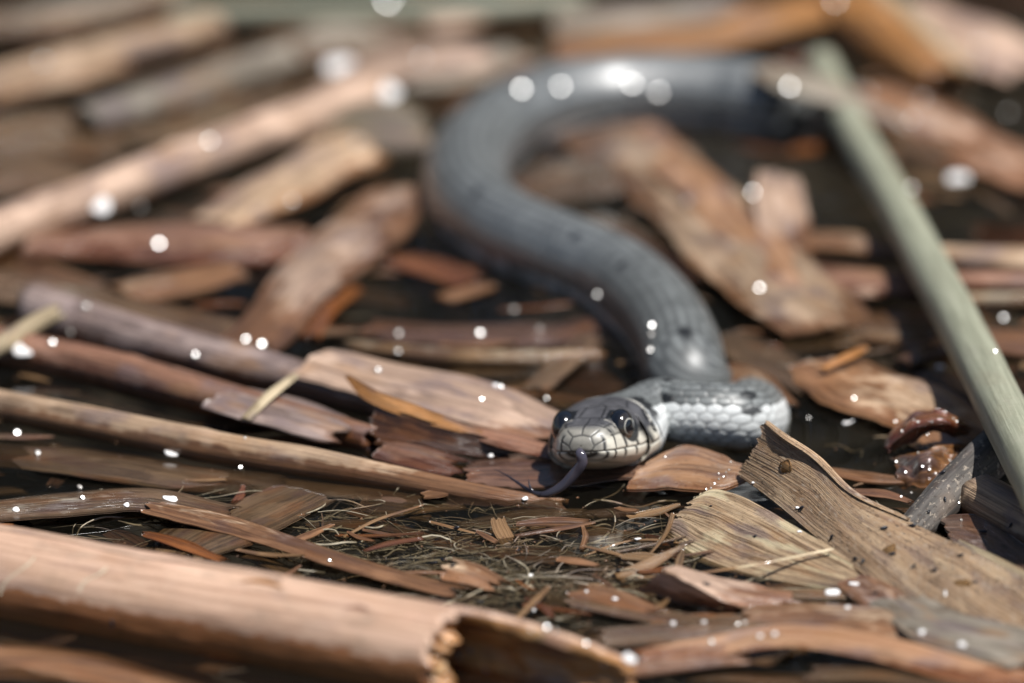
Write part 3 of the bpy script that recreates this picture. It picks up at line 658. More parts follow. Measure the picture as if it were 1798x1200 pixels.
# ---- by the wet curled leaf
stem('dry_reed', 'dark grey fuzzy stalk leaning out of the water behind the weathered leaf', RS, M['grey_log'], [(1572, 965, -.1), (1660, 872, .35), (1745, 795, .7), (1860, 700, 1.0)], [58, 76, 84, 90], wall=.2)
stem('dry_reed', 'tan round stem end butting against the dark fuzzy stalk', RS, M['tan'], [(1722, 880, .25), (1790, 915, .3), (2150, 1110, .3)], [92, 100, 108], wall=.25, rag=.1)
rails('reed_leaf', 'sodden dark purple leaf flap below the tan stem end', RL, M['purple'], [[(1640, 905, .18), (1720, 905, .25), (1790, 950, .25), (1870, 1010, .25)], [(1668, 950, .3), (1730, 975, .35), (1790, 1005, .35), (1860, 1050, .3)]], nu=40, nv=20, ridge=.015, per=.22)
S_('reed_leaf', 'narrow ochre leaf edge beside the sodden purple flap', RL, M['straw'], [(1672, 945, .5), (1730, 975, .52), (1830, 1022, .5)], [12, 16, 14], roll=-.3)
rails('reed_leaf', 'glossy dark red curled wet leaf arching out of the water', RL, M['wetred'],
      [[(1546, 795, .15), (1570, 752, .62), (1612, 724, .95), (1660, 722, .95), (1712, 752, .55)],
       [(1556, 792, .30), (1588, 758, .80), (1622, 742, 1.0), (1664, 742, .98), (1708, 758, .6)],
       [(1560, 800, .12), (1600, 776, .50), (1632, 764, .62), (1668, 764, .6), (1702, 770, .42)]], nu=60, nv=24, ridge=.02, per=.3, thick=.06, rough=.08)
rails('reed_leaf', 'amber wet crumpled leaf under the dark red curled one', RL, M['amber'],
      [[(1560, 805, .1), (1610, 786, .5), (1660, 780, .5), (1720, 790, .25)], [(1568, 830, .15), (1620, 812, .5), (1668, 806, .45), (1710, 815, .2)], [(1572, 850, .0), (1620, 850, .1), (1668, 846, .1), (1700, 840, .05)]], nu=50, nv=30, ridge=.03, per=.35, rough=.14)
S_('reed_leaf', 'slim leaf floating between the amber wet leaf and the weathered leaf', RL, M['tan'], [(1440, 828, .05), (1530, 838, .12), (1600, 840, .05)], [14, 20, 10], curl=.5)
S_('reed_leaf', 'slim pinkish leaf floating below its tan neighbour by the dark stalk', RL, M['pink'], [(1490, 860, .1), (1550, 866, .14), (1605, 884, .05)], [10, 16, 6], curl=.8)
S_('reed_leaf', 'wide brown leaf slanting behind the dark red curled leaf', RL, M['tan'], [(1440, 640, .1), (1540, 690, .2), (1640, 735, .2), (1740, 790, .1)], [80, 110, 100, 60], curl=.6, ridge=.012, per=.25)
S_('twig', 'orange thin twig lying on the wide brown leaf', 'twig', M['orange'], [(1440, 652, .4), (1482, 630, .5), (1520, 610, .45)], [8, 14, 10], curl=1.5, rag=.05)
# ---- the green stalk
stem('dry_reed', 'smooth pale green stalk slanting up over the water', RS, M['green'], [(1440, 112, .7), (1490, 215, .9), (1600, 410, 1.1), (1720, 640, 1.4), (1842, 885, 1.8)], [58, 66, 76, 86, 92], wall=.3, nv=28, rag=.02, wob=0)
# ---- long reeds beside the head
stem('dry_reed', 'long tan stem whose end meets the water below the tongue', RS, M['tan'], [(-120, 688, .25), (120, 735, .22), (400, 790, .18), (640, 832, .12), (860, 872, -.02), (990, 892, -.22)], [58, 60, 62, 60, 46, 34], nodes=(.45,), wall=.15)
stem('dry_reed', 'purplish grey stem ending beside the orange split', RS, M['purple'], [(60, 545, .3), (200, 588, .3), (400, 640, .26), (600, 690, .22), (720, 722, .2)], [92, 90, 84, 76, 60], nodes=(.6,), wall=.15)
S_('reed_leaf', 'pinkish brown leaf tapering to the water beside the snout', RL, M['pink'], [(560, 640, .45), (680, 668, .5), (800, 700, .45), (900, 728, .36), (1000, 768, .12)], [34, 62, 78, 80, 40], curl=.9, ridge=.01, per=.15)
S_('reed_leaf', 'bright orange upturned split edge of a dark stem', RL, M['orange'], [(606, 658, 1.15), (650, 692, 1.05), (730, 722, .9), (810, 748, .7), (870, 768, .4)], [5, 24, 28, 22, 6], roll=-.9, thick=.04)
rails('reed_leaf', 'split stem shell coloured dark for the shaded hollow under its orange edge', RL, M['dark'], [[(640, 706, .85), (720, 730, .8), (800, 756, .6), (900, 778, .4)], [(650, 775, .30), (720, 784, .28), (800, 796, .2), (900, 806, .1)]], nu=40, nv=18, ridge=.02, per=.2, bulge=-.15)  # dark sheet carries the shade inside the split stem
S_('reed_leaf', 'reddish brown leaf lying along the dark split shell', RL, M['red'], [(660, 792, .2), (740, 806, .24), (826, 826, .12)], [30, 40, 16], curl=1.2)
S_('reed_leaf', 'dull red leaf reaching from the dark split shell to the snout', RL, M['red'], [(800, 752, .4), (880, 772, .4), (985, 800, .25)], [18, 28, 22], curl=1.0)
stem('dry_reed', 'brown mottled stem between the purplish stem and the long tan one', RS, M['red'], [(-60, 600, .2), (140, 640, .24), (330, 690, .24), (500, 735, .2), (660, 775, .15)], [70, 74, 72, 64, 54], nodes=(.4,), wall=.15)
S_('reed_leaf', 'greyish pink leaf flap over the mottled brown stem', RL, M['purple'], [(400, 696, .38), (500, 722, .42), (560, 742, .38), (632, 766, .2)], [50, 60, 56, 50], curl=.9, ridge=.01)
S_('twig', 'short pale twig propped across the purplish stem', 'twig', M['straw'], [(520, 658, .85), (480, 692, .75), (430, 742, .5)], [14, 20, 16], curl=2.2, rag=.05)
stem('dry_reed', 'whitish straw stub poking up beside the purplish stem', RS, M['straw'], [(-40, 628, .5), (40, 582, .7), (100, 550, .8)], [34, 34, 30], wall=.1)
S_('reed_leaf', 'olive sunken leaf below the long tan stem', RL, M['olive'], [(-60, 790, -.1), (140, 812, .0), (330, 838, .0), (520, 850, -.1)], [40, 50, 46, 20], curl=.5)
S_('reed_leaf', 'grey brown leaf floating between the long tan stem and the cane', RL, M['grey'], [(-60, 905, .05), (120, 888, .1), (260, 880, .1), (420, 908, .04)], [40, 46, 40, 26], curl=.6)
S_('reed_leaf', 'flat greyish leaf crossing under toward the cane', RL, M['olive'], [(545, 862, .0), (450, 905, .02), (340, 955, .0), (290, 985, -.06)], [60, 80, 84, 50], curl=.3)
S_('reed_leaf', 'long thin tan leaf running from the grey leaf toward the fibres', RL, M['tan'], [(250, 890, .14), (400, 925, .16), (560, 975, .14), (720, 1020, .06), (830, 1045, .0)], [26, 34, 30, 18, 8], curl=1.0)
S_('reed_leaf', 'small orange brown leaf tip just above the cane', RL, M['orange'], [(250, 938, .16), (320, 955, .14), (400, 985, .02)], [10, 20, 10], curl=1.0)
S_('reed_leaf', 'small tan leaf stub with frayed end in the fibre pool', RL, M['tan'], [(770, 992, .25), (830, 1010, .15), (890, 1040, -.1)], [36, 40, 24], curl=1.2)
S_('reed_leaf', 'upright pale leaf chip standing in the dark pool', RL, M['straw'], [(872, 905, .25), (880, 930, .1), (900, 968, -.2)], [26, 30, 26], curl=.5)
S_('reed_leaf', 'thin leaf lying under water off the tip of the tan stub', RL, M['olive'], [(900, 1010, -.12), (960, 1050, -.1), (1010, 1070, -.15)], [26, 34, 20], curl=.4)
S_('grass_blade', 'thin straw slanting over the dark pool below the long tan stem', 'grass', M['straw'], [(600, 945, .02), (660, 915, .08), (745, 888, .06)], [5, 7, 4], curl=2.4, rag=0, nv=7)
S_('grass_blade', 'short straw lying on the dark pool beside the pale chip', 'grass', M['straw'], [(755, 920, .05), (800, 930, .08), (850, 940, .02)], [5, 6, 3], curl=2.4, rag=0, nv=7)
S_('grass_blade', 'short straw crossing the fibres next to the torn cane end', 'grass', M['straw'], [(905, 1085, .02), (935, 1055, .2), (962, 1028, .2)], [9, 12, 8], curl=2.0, rag=.03, nv=7)
# ---- behind the snake
stem('dry_reed', 'long pale pink stem lying across the dark gap', RS, M['pink'], [(-160, 468, .45), (60, 385, .5), (330, 285, .5), (560, 200, .5), (660, 165, .4)], [84, 84, 80, 78, 70], nodes=(.55,), wall=.15)
stem('dry_reed', 'tan stem parallel to the long pale pink one, further back', RS, M['grey'], [(150, 218, .4), (330, 165, .45), (500, 105, .4)], [70, 76, 66], wall=.15)
S_('reed_leaf', 'dark tan leaf beneath the further tan stem', RL, M['olive'], [(180, 250, .05), (330, 215, .1), (520, 165, .05)], [44, 50, 40], curl=.6)
S_('reed_leaf', 'orange tan leaf running down to the reddish sunken reed', RL, M['tan'], [(360, 405, .2), (480, 340, .32), (600, 275, .3), (680, 240, .2)], [70, 84, 80, 60], curl=1.0)
S_('reed_leaf', 'reddish sunken reed leaf below the long pale pink stem', RL, M['red'], [(20, 435, .05), (200, 425, .15), (400, 432, .15), (560, 425, .05)], [44, 66, 70, 50], curl=.8)
S_('reed_leaf', 'pinkish tan leaf slanting in front of the snake loop', RL, M['pink'], [(425, 620, .08), (520, 520, .25), (610, 430, .3), (720, 335, .15)], [60, 96, 110, 70], curl=.6, ridge=.01)
S_('reed_leaf', 'orange wet leaf edge beside the pinkish tan slanting leaf', RL, M['orange'], [(540, 600, .05), (580, 540, .15), (625, 500, .05)], [24, 40, 24], curl=.8)
S_('reed_leaf', 'small dull red leaf chip against the snake loop', RL, M['red'], [(690, 450, .12), (760, 468, .15), (840, 500, .05)], [28, 40, 16], curl=.8)
S_('reed_leaf', 'short pale leaf chip floating before the snake loop', RL, M['tan'], [(765, 528, .05), (810, 515, .1), (858, 496, .08)], [16, 20, 18], curl=.6)
S_('reed_leaf', 'rounded olive tan leaf beside the bend of the snake', RL, M['olive'], [(590, 215, .2), (680, 225, .3), (760, 235, .15)], [90, 110, 70], curl=.6)
stem('dry_reed', 'thin pale stem afloat before the neck of the snake', RS, M['straw'], [(620, 612, .1), (760, 625, .14), (900, 630, .12), (1060, 625, .08)], [30, 36, 36, 30], wall=.08)
S_('reed_leaf', 'greyish leaf slanting into the thin pale stem', RL, M['grey'], [(930, 690, .05), (985, 645, .14), (1045, 585, .08)], [36, 44, 30], curl=.5)
S_('reed_leaf', 'purple brown sunken leaf behind the thin pale stem', RL, M['purple'], [(620, 575, -.05), (780, 590, .0), (960, 590, .0), (1060, 560, -.08)], [34, 40, 44, 30], curl=.4)
S_('reed_leaf', 'tan grey leaf at the water edge of the reddish sunken reed', RL, M['grey'], [(-40, 500, .05), (120, 520, .12), (300, 560, .08), (450, 590, .0)], [50, 60, 50, 30], curl=.6)
S_('reed_leaf', 'brown rounded leaf behind the purplish stem', RL, M['tan'], [(190, 520, .05), (300, 500, .12), (430, 470, .05)], [36, 50, 30], curl=.7)
# inside the loop and beyond
S_('reed_leaf', 'wide brown leaf running out from inside the snake loop', RL, M['tan'], [(1060, 225, .1), (1160, 300, .25), (1290, 430, .3), (1400, 530, .25), (1470, 590, .1)], [90, 130, 150, 150, 90], curl=.6, ridge=.012, per=.25)
S_('reed_leaf', 'orange streaked leaf overlapping the wide brown one inside the loop', RL, M['pinkor'], [(1120, 225, .25), (1220, 320, .45), (1340, 440, .45), (1450, 575, .2)], [40, 70, 80, 40], curl=.7)
S_('reed_leaf', 'greyish leaf close inside the bend of the snake', RL, M['grey'], [(905, 350, .05), (1000, 320, .15), (1110, 300, .1)], [60, 80, 60], curl=.5)
S_('reed_leaf', 'olive leaf scrap inside the bend against the body', RL, M['olive'], [(960, 385, .05), (1080, 410, .12), (1200, 470, .06)], [36, 50, 36], curl=.6)
S_('reed_leaf', 'small dark scrap lodged against the snake inside the bend', RL, M['dark'], [(1080, 400, .15), (1140, 430, .2), (1230, 500, .1)], [16, 24, 14], curl=.6)
S_('reed_leaf', 'tan upright leaf stub beside the dark open water', RL, M['pink'], [(1370, 300, .9), (1372, 360, .6), (1382, 450, .1)], [70, 92, 90], curl=.6, roll=.3)
S_('reed_leaf', 'leaf the colour of clay behind the neck of the snake', RL, M['tan'], [(1270, 640, .15), (1330, 672, .25), (1385, 720, .1)], [34, 50, 40], curl=.7)
S_('reed_leaf', 'brown leaf lying under the neck bend', RL, M['grey'], [(1270, 590, .05), (1360, 640, .15), (1450, 690, .05)], [40, 60, 40], curl=.6)
S_('reed_leaf', 'red brown leaf across the dark water under the green stalk', RL, M['red'], [(1370, 470, .1), (1480, 490, .2), (1600, 500, .2), (1700, 520, .1)], [40, 56, 50, 30], curl=.8)
S_('reed_leaf', 'ochre leaf beyond the red brown one under the green stalk', RL, M['tan'], [(1390, 420, .12), (1500, 428, .2), (1620, 455, .1)], [30, 36, 26], curl=.8)
S_('reed_leaf', 'small pink leaf curl on the red brown leaf', RL, M['pink'], [(1490, 515, .25), (1540, 508, .3), (1590, 498, .25)], [14, 24, 12], curl=1.0)
stem('dry_reed', 'brown stem coming in beyond the green stalk', RS, M['tan'], [(1640, 455, .2), (1740, 462, .3), (1900, 466, .3)], [50, 60, 60], wall=.12)
stem('dry_reed', 'orange brown stem under the brown one beyond the green stalk', RS, M['red'], [(1640, 500, .2), (1740, 500, .25), (1900, 500, .25)], [40, 46, 46], wall=.12)
stem('dry_reed', 'thin pale stem under the orange brown one beyond the green stalk', RS, M['straw'], [(1690, 530, .2), (1780, 528, .22), (1900, 524, .22)], [26, 28, 28], wall=.08)
S_('reed_leaf', 'pink brown leaf floating in the dark water by the green stalk foot', RL, M['purple'], [(1580, 640, .1), (1640, 615, .18), (1700, 590, .1)], [20, 28, 16], curl=.8)
S_('reed_leaf', 'dull olive leaf between the neck bend and the green stalk', RL, M['olive'], [(1440, 570, .02), (1540, 580, .1), (1660, 585, .05)], [30, 44, 30], curl=.5)
S_('reed_leaf', 'pinkish leaf beyond the foot of the green stalk', RL, M['pink'], [(1700, 590, .1), (1790, 600, .15), (1900, 620, .1)], [34, 46, 40], curl=.6)
S_('reed_leaf', 'dark brown leaf in water beyond the wide brown slanting leaf', RL, M['dark'], [(1620, 650, .02), (1700, 690, .1), (1800, 760, .05)], [24, 40, 30], curl=.6)
# far edge
S_('reed_leaf', 'orange brown arched leaf edge behind the far bend of the snake', RL, M['orange'], [(960, 100, .5), (1110, 78, .8), (1280, 55, .9), (1470, 5, .9)], [26, 46, 54, 60], curl=1.2)
S_('reed_leaf', 'dark strip standing in for the shaded hollow under the orange arched leaf', RL, M['dark'], [(1100, 120, .02), (1280, 105, .1), (1460, 95, .05)], [30, 56, 60], curl=.5)  # shade of the hollow given as a dark strip
stem('dry_reed', 'broad bright orange stem dropping behind the pale stalk tip', RS, M['orange'], [(1400, -60, 1.2), (1500, 30, .9), (1580, 95, .5), (1660, 150, .1)], [110, 112, 110, 90], wall=.2)
stem('dry_reed', 'pale tan stem lying beside the broad orange one', RS, M['straw'], [(1490, -60, .8), (1600, 50, .6), (1690, 135, .2)], [46, 50, 44], wall=.12)
S_('reed_leaf', 'rosy tan leaf in the far corner beyond the orange stem', RL, M['pink'], [(1560, 15, .3), (1680, 60, .4), (1860, 135, .3)], [50, 80, 90], curl=.6)
S_('reed_leaf', 'pinkish grey leaf spreading behind the green stalk', RL, M['pink'], [(1500, 165, .1), (1620, 210, .2), (1740, 270, .2), (1860, 330, .1)], [50, 80, 90, 70], curl=.5)
S_('reed_leaf', 'grey leaf under the pinkish spreading one behind the green stalk', RL, M['grey'], [(1560, 240, .02), (1680, 270, .1), (1860, 300, .05)], [40, 60, 60], curl=.5)
S_('reed_leaf', 'tan leaf draped where the snake tail slips under', RL, M['grey'], [(1345, 118, 1.2), (1385, 140, 1.62), (1460, 165, 1.3), (1570, 215, .3)], [34, 40, 50, 40], curl=.8)
S_('reed_leaf', 'small orange brown scrap in the dark far pool', RL, M['orange'], [(1390, 250, .05), (1440, 248, .15), (1485, 240, .1)], [30, 44, 30], curl=.8)
S_('reed_leaf', 'grey tan leaf behind the far bend of the snake', RL, M['grey'], [(680, 150, .2), (800, 120, .35), (930, 95, .3)], [50, 60, 40], curl=.7)
S_('reed_leaf', 'peach coloured leaf by the bright flake beyond the bend', RL, M['pink'], [(560, 175, .5), (700, 115, .6), (860, 95, .5)], [40, 60, 40], curl=.8)
stem('dry_reed', 'grey green stem across the far water', RS, M['green'], [(300, 25, .5), (600, 22, .6), (800, 20, .6), (1020, 5, .5)], [30, 40, 44, 36], wall=.1)
S_('reed_leaf', 'dull pink leaf end under the grey green stem', RL, M['pink'], [(720, 40, .3), (780, 30, .4), (850, 15, .3)], [36, 46, 30], curl=.8)
S_('reed_leaf', 'grey leaf at the far edge over the orange arch', RL, M['grey'], [(960, 45, .3), (1120, 35, .4), (1300, 5, .4)], [40, 56, 50], curl=.5)
stem('dry_reed', 'brown stem in the far corner beside the tan ones', RS, M['tan'], [(-120, 190, .3), (60, 130, .35), (280, 75, .3), (420, 30, .2)], [60, 66, 60, 50], wall=.12)
S_('reed_leaf', 'orange tinged leaf along the brown far stem', RL, M['tan'], [(-60, 170, .1), (90, 135, .25), (200, 110, .1)], [40, 56, 40], curl=.7)
S_('reed_leaf', 'grey olive leaf sunk behind the long pale pink stem', RL, M['olive'], [(-60, 260, .0), (100, 240, .08), (240, 270, .0)], [60, 90, 50], curl=.4)
S_('reed_leaf', 'grey leaf scrap beside the gap of black water', RL, M['grey'], [(-60, 330, .0), (60, 310, .06), (180, 330, .0)], [40, 60, 30], curl=.4)
S_('reed_leaf', 'dull brown far leaf above the gap of dark water', RL, M['grey'], [(-80, 50, .1), (120, 30, .2), (330, -20, .2)], [50, 60, 50], curl=.5)
S_('reed_leaf', 'grey fuzzy leaf bundle under the grey green stem', RL, M['grey'], [(480, 100, .05), (600, 70, .2), (760, 80, .1)], [60, 90, 60], curl=.5)
# ------------------------------------------------------------------ loose litter in and on the water
NEAR = [((300, 1060), 'by the thick pale cane'), ((950, 1140), 'at the torn end of the cane'), ((900, 1000), 'in the fibre tangle'), ((1030, 880), 'below the tongue of the snake'), ((1080, 740), 'beside the head of the snake'), ((1350, 980), 'by the ribbed straw coloured leaf'),
        ((1500, 880), 'by the weathered raised leaf'), ((1620, 780), 'by the dark red curled leaf'), ((1720, 850), 'by the dark fuzzy stalk'), ((1500, 1130), 'by the curved orange brown leaf'), ((1260, 1040), 'by the folded pink leaf'), ((500, 820), 'along the long tan stem'), ((250, 890), 'on the pool between cane and long stem'),
        ((740, 740), 'by the bright orange split edge'), ((300, 600), 'along the purplish grey stem'), ((300, 300), 'along the long pale pink stem'), ((600, 470), 'by the pinkish tan slanting leaf'), ((850, 600), 'along the thin pale floating stem'), ((850, 300), 'at the near bend of the snake'), ((1100, 170), 'at the far bend of the snake'),
        ((1150, 580), 'where the body of the snake dips'), ((1200, 380), 'on the wide leaf inside the loop'), ((1400, 300), 'by the dark open far pool'), ((1560, 420), 'under the green stalk'), ((1740, 480), 'beyond the green stalk'), ((1560, 80), 'by the broad orange far stem'), ((1700, 220), 'by the pinkish spreading far leaf'), ((350, 130), 'by the far tan stems'), ((700, 60), 'under the grey green far stem'), ((1500, 620), 'on the wide brown slanting leaf')]
def near(px, py): return min(NEAR, key=lambda q: (q[0][0]-px)**2+(1.6*(q[0][1]-py))**2)[1]
def near_w(x, y): q = proj(np.array([x, y, 0.0])); return near(q[0], q[1])
def px_of(x, y, z): q = proj(np.array([x, y, z])); return (float(q[0]), float(q[1]), z)
SUNK = [('tan', 'sunken tan reed scrap'), ('olive', 'sunken olive reed scrap'), ('red', 'sunken red brown reed scrap'),
        ('grey', 'sunken grey reed scrap'), ('purple', 'sunken purplish reed scrap'), ('straw', 'sunken pale straw scrap')]
for i in range(225):
    x, y = rng.uniform(-17, 17), rng.uniform(-22, 34); z = -rng.uniform(.05, .55)
    q = proj(np.array([x, y, z]))
    if any(abs(q[0]-cx) < rx and abs(q[1]-cy) < ry for cx, cy, rx, ry in ((1340, 310, 160, 90), (1660, 390, 150, 50), (400, 370, 150, 60), (900, 530, 170, 50), (1010, 895, 130, 45), (300, 440, 200, 40), (1420, 760, 80, 50))): z -= 3.0
    a = rng.gauss(0, .9)+(math.pi if rng.random() < .5 else 0); L = rng.uniform(2.0, 6.5); wdt = rng.uniform(14, 44)
    k, lab = SUNK[rng.choice([0, 0, 1, 1, 2, 3, 3, 4, 5])]
    dx, dy = math.cos(a)*L/2, math.sin(a)*L/2; b = rng.uniform(-.4, .4)
    lab = ('long ' if L > 5 else 'short ' if L < 3.2 else '')+('narrow ' if wdt < 22 else 'broad ' if wdt > 36 else '')+lab+' '+near_w(x, y)
    strip('reed_scrap', lab, 'reed scrap', M[k], [px_of(x-dx, y-dy, z+rng.uniform(-.2, .1)), px_of(x+b*dy*.4, y-b*dx*.4, z), px_of(x+dx, y+dy, z+rng.uniform(-.2, .1))], [wdt*.6, wdt, wdt*.5], curl=rng.uniform(.1, 1.0), rag=.3, nv=7, nu=18, group='sunken reed scraps')
for i in range(26):
    q = at(rng.uniform(600, 1240), rng.uniform(890, 1075), 0); a = rng.gauss(0, .7)+(math.pi if rng.random() < .5 else 0); L = rng.uniform(1.2, 3.6); wdt = rng.uniform(10, 30); z = -rng.uniform(.04, .3)
    k, lab = rng.choice([SUNK[1], SUNK[3], SUNK[5], SUNK[1]]); dx, dy = math.cos(a)*L/2, math.sin(a)*L/2; b = rng.uniform(-.8, .8)
    lab = ('long ' if L > 2.6 else 'short ' if L < 1.8 else '')+('narrow ' if wdt < 16 else 'broad ' if wdt > 24 else '')+lab+' '+near_w(q[0], q[1])
    strip('reed_scrap', lab, 'reed scrap', M[k], [px_of(q[0]-dx, q[1]-dy, z-.05), px_of(q[0]+b*dy*.4, q[1]-b*dx*.4, z), px_of(q[0]+dx, q[1]+dy, z-.05)], [wdt*.5, wdt, wdt*.4], curl=rng.uniform(.1, .8), rag=.25, nv=7, nu=18, group='sunken reed scraps', thick=.015)
CHIP = [('tan', 'small tan reed chip'), ('straw', 'small pale straw chip'), ('orange', 'small orange reed chip'), ('red', 'small red brown reed chip'), ('grey', 'small grey reed chip')]
for i in range(170):
    x, y = rng.uniform(-14, 14), rng.uniform(-19, 28); z = rng.uniform(.01, .06)
    if rng.random() < .16: q = at(rng.uniform(620, 1300), rng.uniform(900, 1090), 0); x, y = q[0], q[1]
    a = rng.gauss(0, .8)+(math.pi if rng.random() < .5 else 0); L = rng.uniform(.5, 2.2); wdt = rng.choice([4, 5, 6, 8, 12, 16])
    k, lab = CHIP[rng.choice([0, 0, 0, 1, 1, 1, 2, 3, 4, 4, 4])]
    dx, dy = math.cos(a)*L/2, math.sin(a)*L/2
    lab = ('long thin ' if L > 1.5 and wdt < 9 else 'broad ' if wdt > 10 else 'tiny ' if L < .9 else '')+lab.replace('small ', '')+' floating '+near_w(x, y)
    strip('reed_chip', lab, 'reed chip', M[k], [px_of(x-dx, y-dy, z), px_of(x+dy*.1, y-dx*.1, z+.03), px_of(x+dx, y+dy, z+rng.uniform(-.02, .12))], [wdt*.7, wdt, wdt*.4], curl=rng.uniform(.2, 1.6), rag=.1, nv=5, nu=12, group='floating reed chips', thick=.02)
# fine fibres nobody could count
def fibres(name, label, items, mat):
    V, F, off = [], [], 0
    for P, r in items:
        c = catmull(P, 16); t = unit(np.gradient(c, axis=0)); s = unit(np.cross(t, [0.1, 0, 1.0])); u_ = np.cross(s, t)
        a = np.arange(3)*2*math.pi/3; rr = r*np.interp(np.linspace(0, 1, 16), [0, .15, .8, 1], [.4, 1, .9, .2])
        V.append((c[:, None]+rr[:, None, None]*(s[:, None]*np.cos(a)[None, :, None]+u_[:, None]*np.sin(a)[None, :, None])).reshape(-1, 3)); F.append(grid_faces(16, 3, closed=True, off=off)); off += 48
    V = np.vstack(V); o = mesh_obj(name, V, np.vstack(F), mat, rc=V*np.array([1, .4, 1]))
    tag(o, label, 'plant fibre', kind='stuff'); return o
it = []
for i in range(1100):
    u = rng.random()
    if u < .72: q = at(rng.gauss(930, 190), rng.gauss(1000, 45), 0)
    elif u < .86: q = at(rng.uniform(200, 700), rng.uniform(860, 960), 0)
    else: q = np.array([rng.uniform(-14, 14), rng.uniform(-19, 28), 0])
    L = rng.uniform(.5, 3.4); a = rng.gauss(0, .75)+math.pi*(rng.random() < .5); bend = rng.gauss(0, .9)
    P = []; x, y = q[0], q[1]; z0 = rng.uniform(-.5, .0)
    for k in range(5): P.append(np.array([x, y, min(z0+rng.gauss(0, .04)+.02*k*rng.gauss(0, 1), .10)])); x += math.cos(a)*L/4; y += math.sin(a)*L/4; a += bend*.35+rng.gauss(0, .15)
    it.append((P, rng.choice([.008, .010, .014, .02, .03])))
fibres('fibre_tangle', 'tangle of fine pale plant fibres in the shallow water', it, M['fibre'])
it = []
for i in range(420):                                   # crumbs
    u = rng.random(); q = at(rng.uniform(0, 1798), rng.uniform(560, 1190), 0) if u < .6 else at(rng.gauss(1000, 250), rng.gauss(990, 60), 0)
    d = np.array([rng.gauss(0, 1), rng.gauss(0, 1), 0]); d = unit(d)*rng.uniform(.02, .10)
    it.append(([q, q+d*.5+[0, 0, .02], q+d], rng.uniform(.006, .02)))
fibres('plant_crumbs', 'scattered tiny brown plant crumbs floating on the water', it, M['tan'])

# ------------------------------------------------------------------ the reed bed standing on the far side of the pool, beyond the picture
V, F, off = [], [], 0
for i in range(7000):
    x = rng.uniform(-520, 520); y = rng.uniform(95, 330)+abs(x)*.10; h = rng.uniform(50, 125); lean = rng.gauss(0, .10); ly = rng.gauss(0, .08); wd = rng.uniform(.8, 2.4); an = rng.uniform(-.8, .8)
    k = np.linspace(0, 1, 5); px_ = x+lean*h*k**1.7; py_ = y+ly*h*k**1.7; w2 = wd*np.array([.8, 1, 1, .7, .05])/2
    d = np.array([math.cos(an), math.sin(an)])
    c = np.stack([px_, py_, h*k-6], -1); o_ = np.stack([d[0]*w2, d[1]*w2, 0*w2], -1)
    V.append(np.stack([c-o_, c+o_+np.array([0, .25, 0])*0, ], 1).reshape(-1, 3)); F.append(grid_faces(5, 2, off=off)); off += 10
rb = mesh_obj('reed_bed', np.vstack(V), np.vstack(F), M['reedbed']); tag(rb, 'dense bed of tall dark green reeds across the pool', 'reeds', kind='stuff')

# ------------------------------------------------------------------ small things that rest on what lies under them
bpy.context.view_layer.update(); DG = bpy.context.evaluated_depsgraph_get()
def rest(px, py):
    d = unit(FWD+np.array([1.0, 0, 0])*(px-899)/FPX+UPV*(600-py)/FPX)
    ok, loc, nor, _, ob, _ = sc.ray_cast(DG, Vector(CAM*CM), Vector(d))
    if not ok: return at(px, py, 0), np.array([0, 0, 1.0])
    n_ = np.array(nor); n_ = n_ if n_@d < 0 else -n_
    return np.array(loc)/CM, n_
def frame(n_):
    e1 = unit(np.cross(n_, [.3, 1.0, .2])); return e1, np.cross(n_, e1)
def blob(c, n_, rx, ry, h, ang=0, nr=6, na=14, sag=.25, jit=.12, sd=1):
    e1, e2 = frame(n_); e1, e2 = e1*math.cos(ang)+e2*math.sin(ang), e2*math.cos(ang)-e1*math.sin(ang)
    al = np.linspace(0, 2*math.pi, na, endpoint=False); V = [c+n_*h]
    prof = [(.35, 1-sag*.12), (.7, 1-sag*.5), (.92, 1-sag), (1.06, .45), (1.0, .0), (.6, -.35)]
    for r, z in prof:
        j = 1+jit*noise1(al*1.3+sd, sd)*np.minimum(1, np.minimum(al, 2*math.pi-al)*2)
        V += list(c+e1[None]*(rx*r*np.cos(al)*j)[:, None]+e2[None]*(ry*r*np.sin(al)*j)[:, None]+n_*h*z)
    F = [[0, 1+k, 1+(k+1) % na] for k in range(na)]
    for i in range(len(prof)-1):
        for k in range(na): a = 1+i*na+k; b = 1+i*na+(k+1) % na; F.append([a, a+na, b+na, b])
    return np.array(V), F
FL = [(172, 362, 40, 22, 0), (40, 617, 34, 20, 0), (300, 798, 28, 12, -.3), (300, 877, 30, 11, .05), (678, 163, 38, 30, 0), (1684, 314, 38, 18, .25), (28, 896, 12, 8, 0), (222, 888, 12, 8, .2), (1462, 1042, 24, 11, .1), (1500, 1027, 18, 6, 0),
      (1104, 1158, 26, 16, 0), (1488, 1068, 12, 5, 0), (922, 877, 12, 6, .2), (930, 1012, 10, 5, .5), (936, 1072, 11, 5, 0), (942, 1060, 6, 4, 0), (1080, 1053, 10, 4, 0), (1030, 1040, 6, 4, .6), (1182, 1096, 8, 6, 0), (1236, 1094, 9, 5, 0), (1360, 1114, 8, 6, 0),
      (1335, 1118, 8, 5, 0), (1618, 1112, 11, 7, 0), (1690, 1134, 14, 8, 0), (1660, 1045, 4, 9, .3), (1495, 742, 4, 12, -.6), (1484, 744, 9, 5, .4), (1120, 948, 12, 3, .35), (600, 120, 60, 34, 0), (870, 678, 10, 7, 0), (862, 802, 8, 6, 0), (1650, 645, 12, 7, .2), (1400, 893, 7, 3, .2), (1322, 849, 5, 3, 0), (1404, 935, 8, 3, 0)]  # the widest flake stands in for the white highlight on a wet leaf
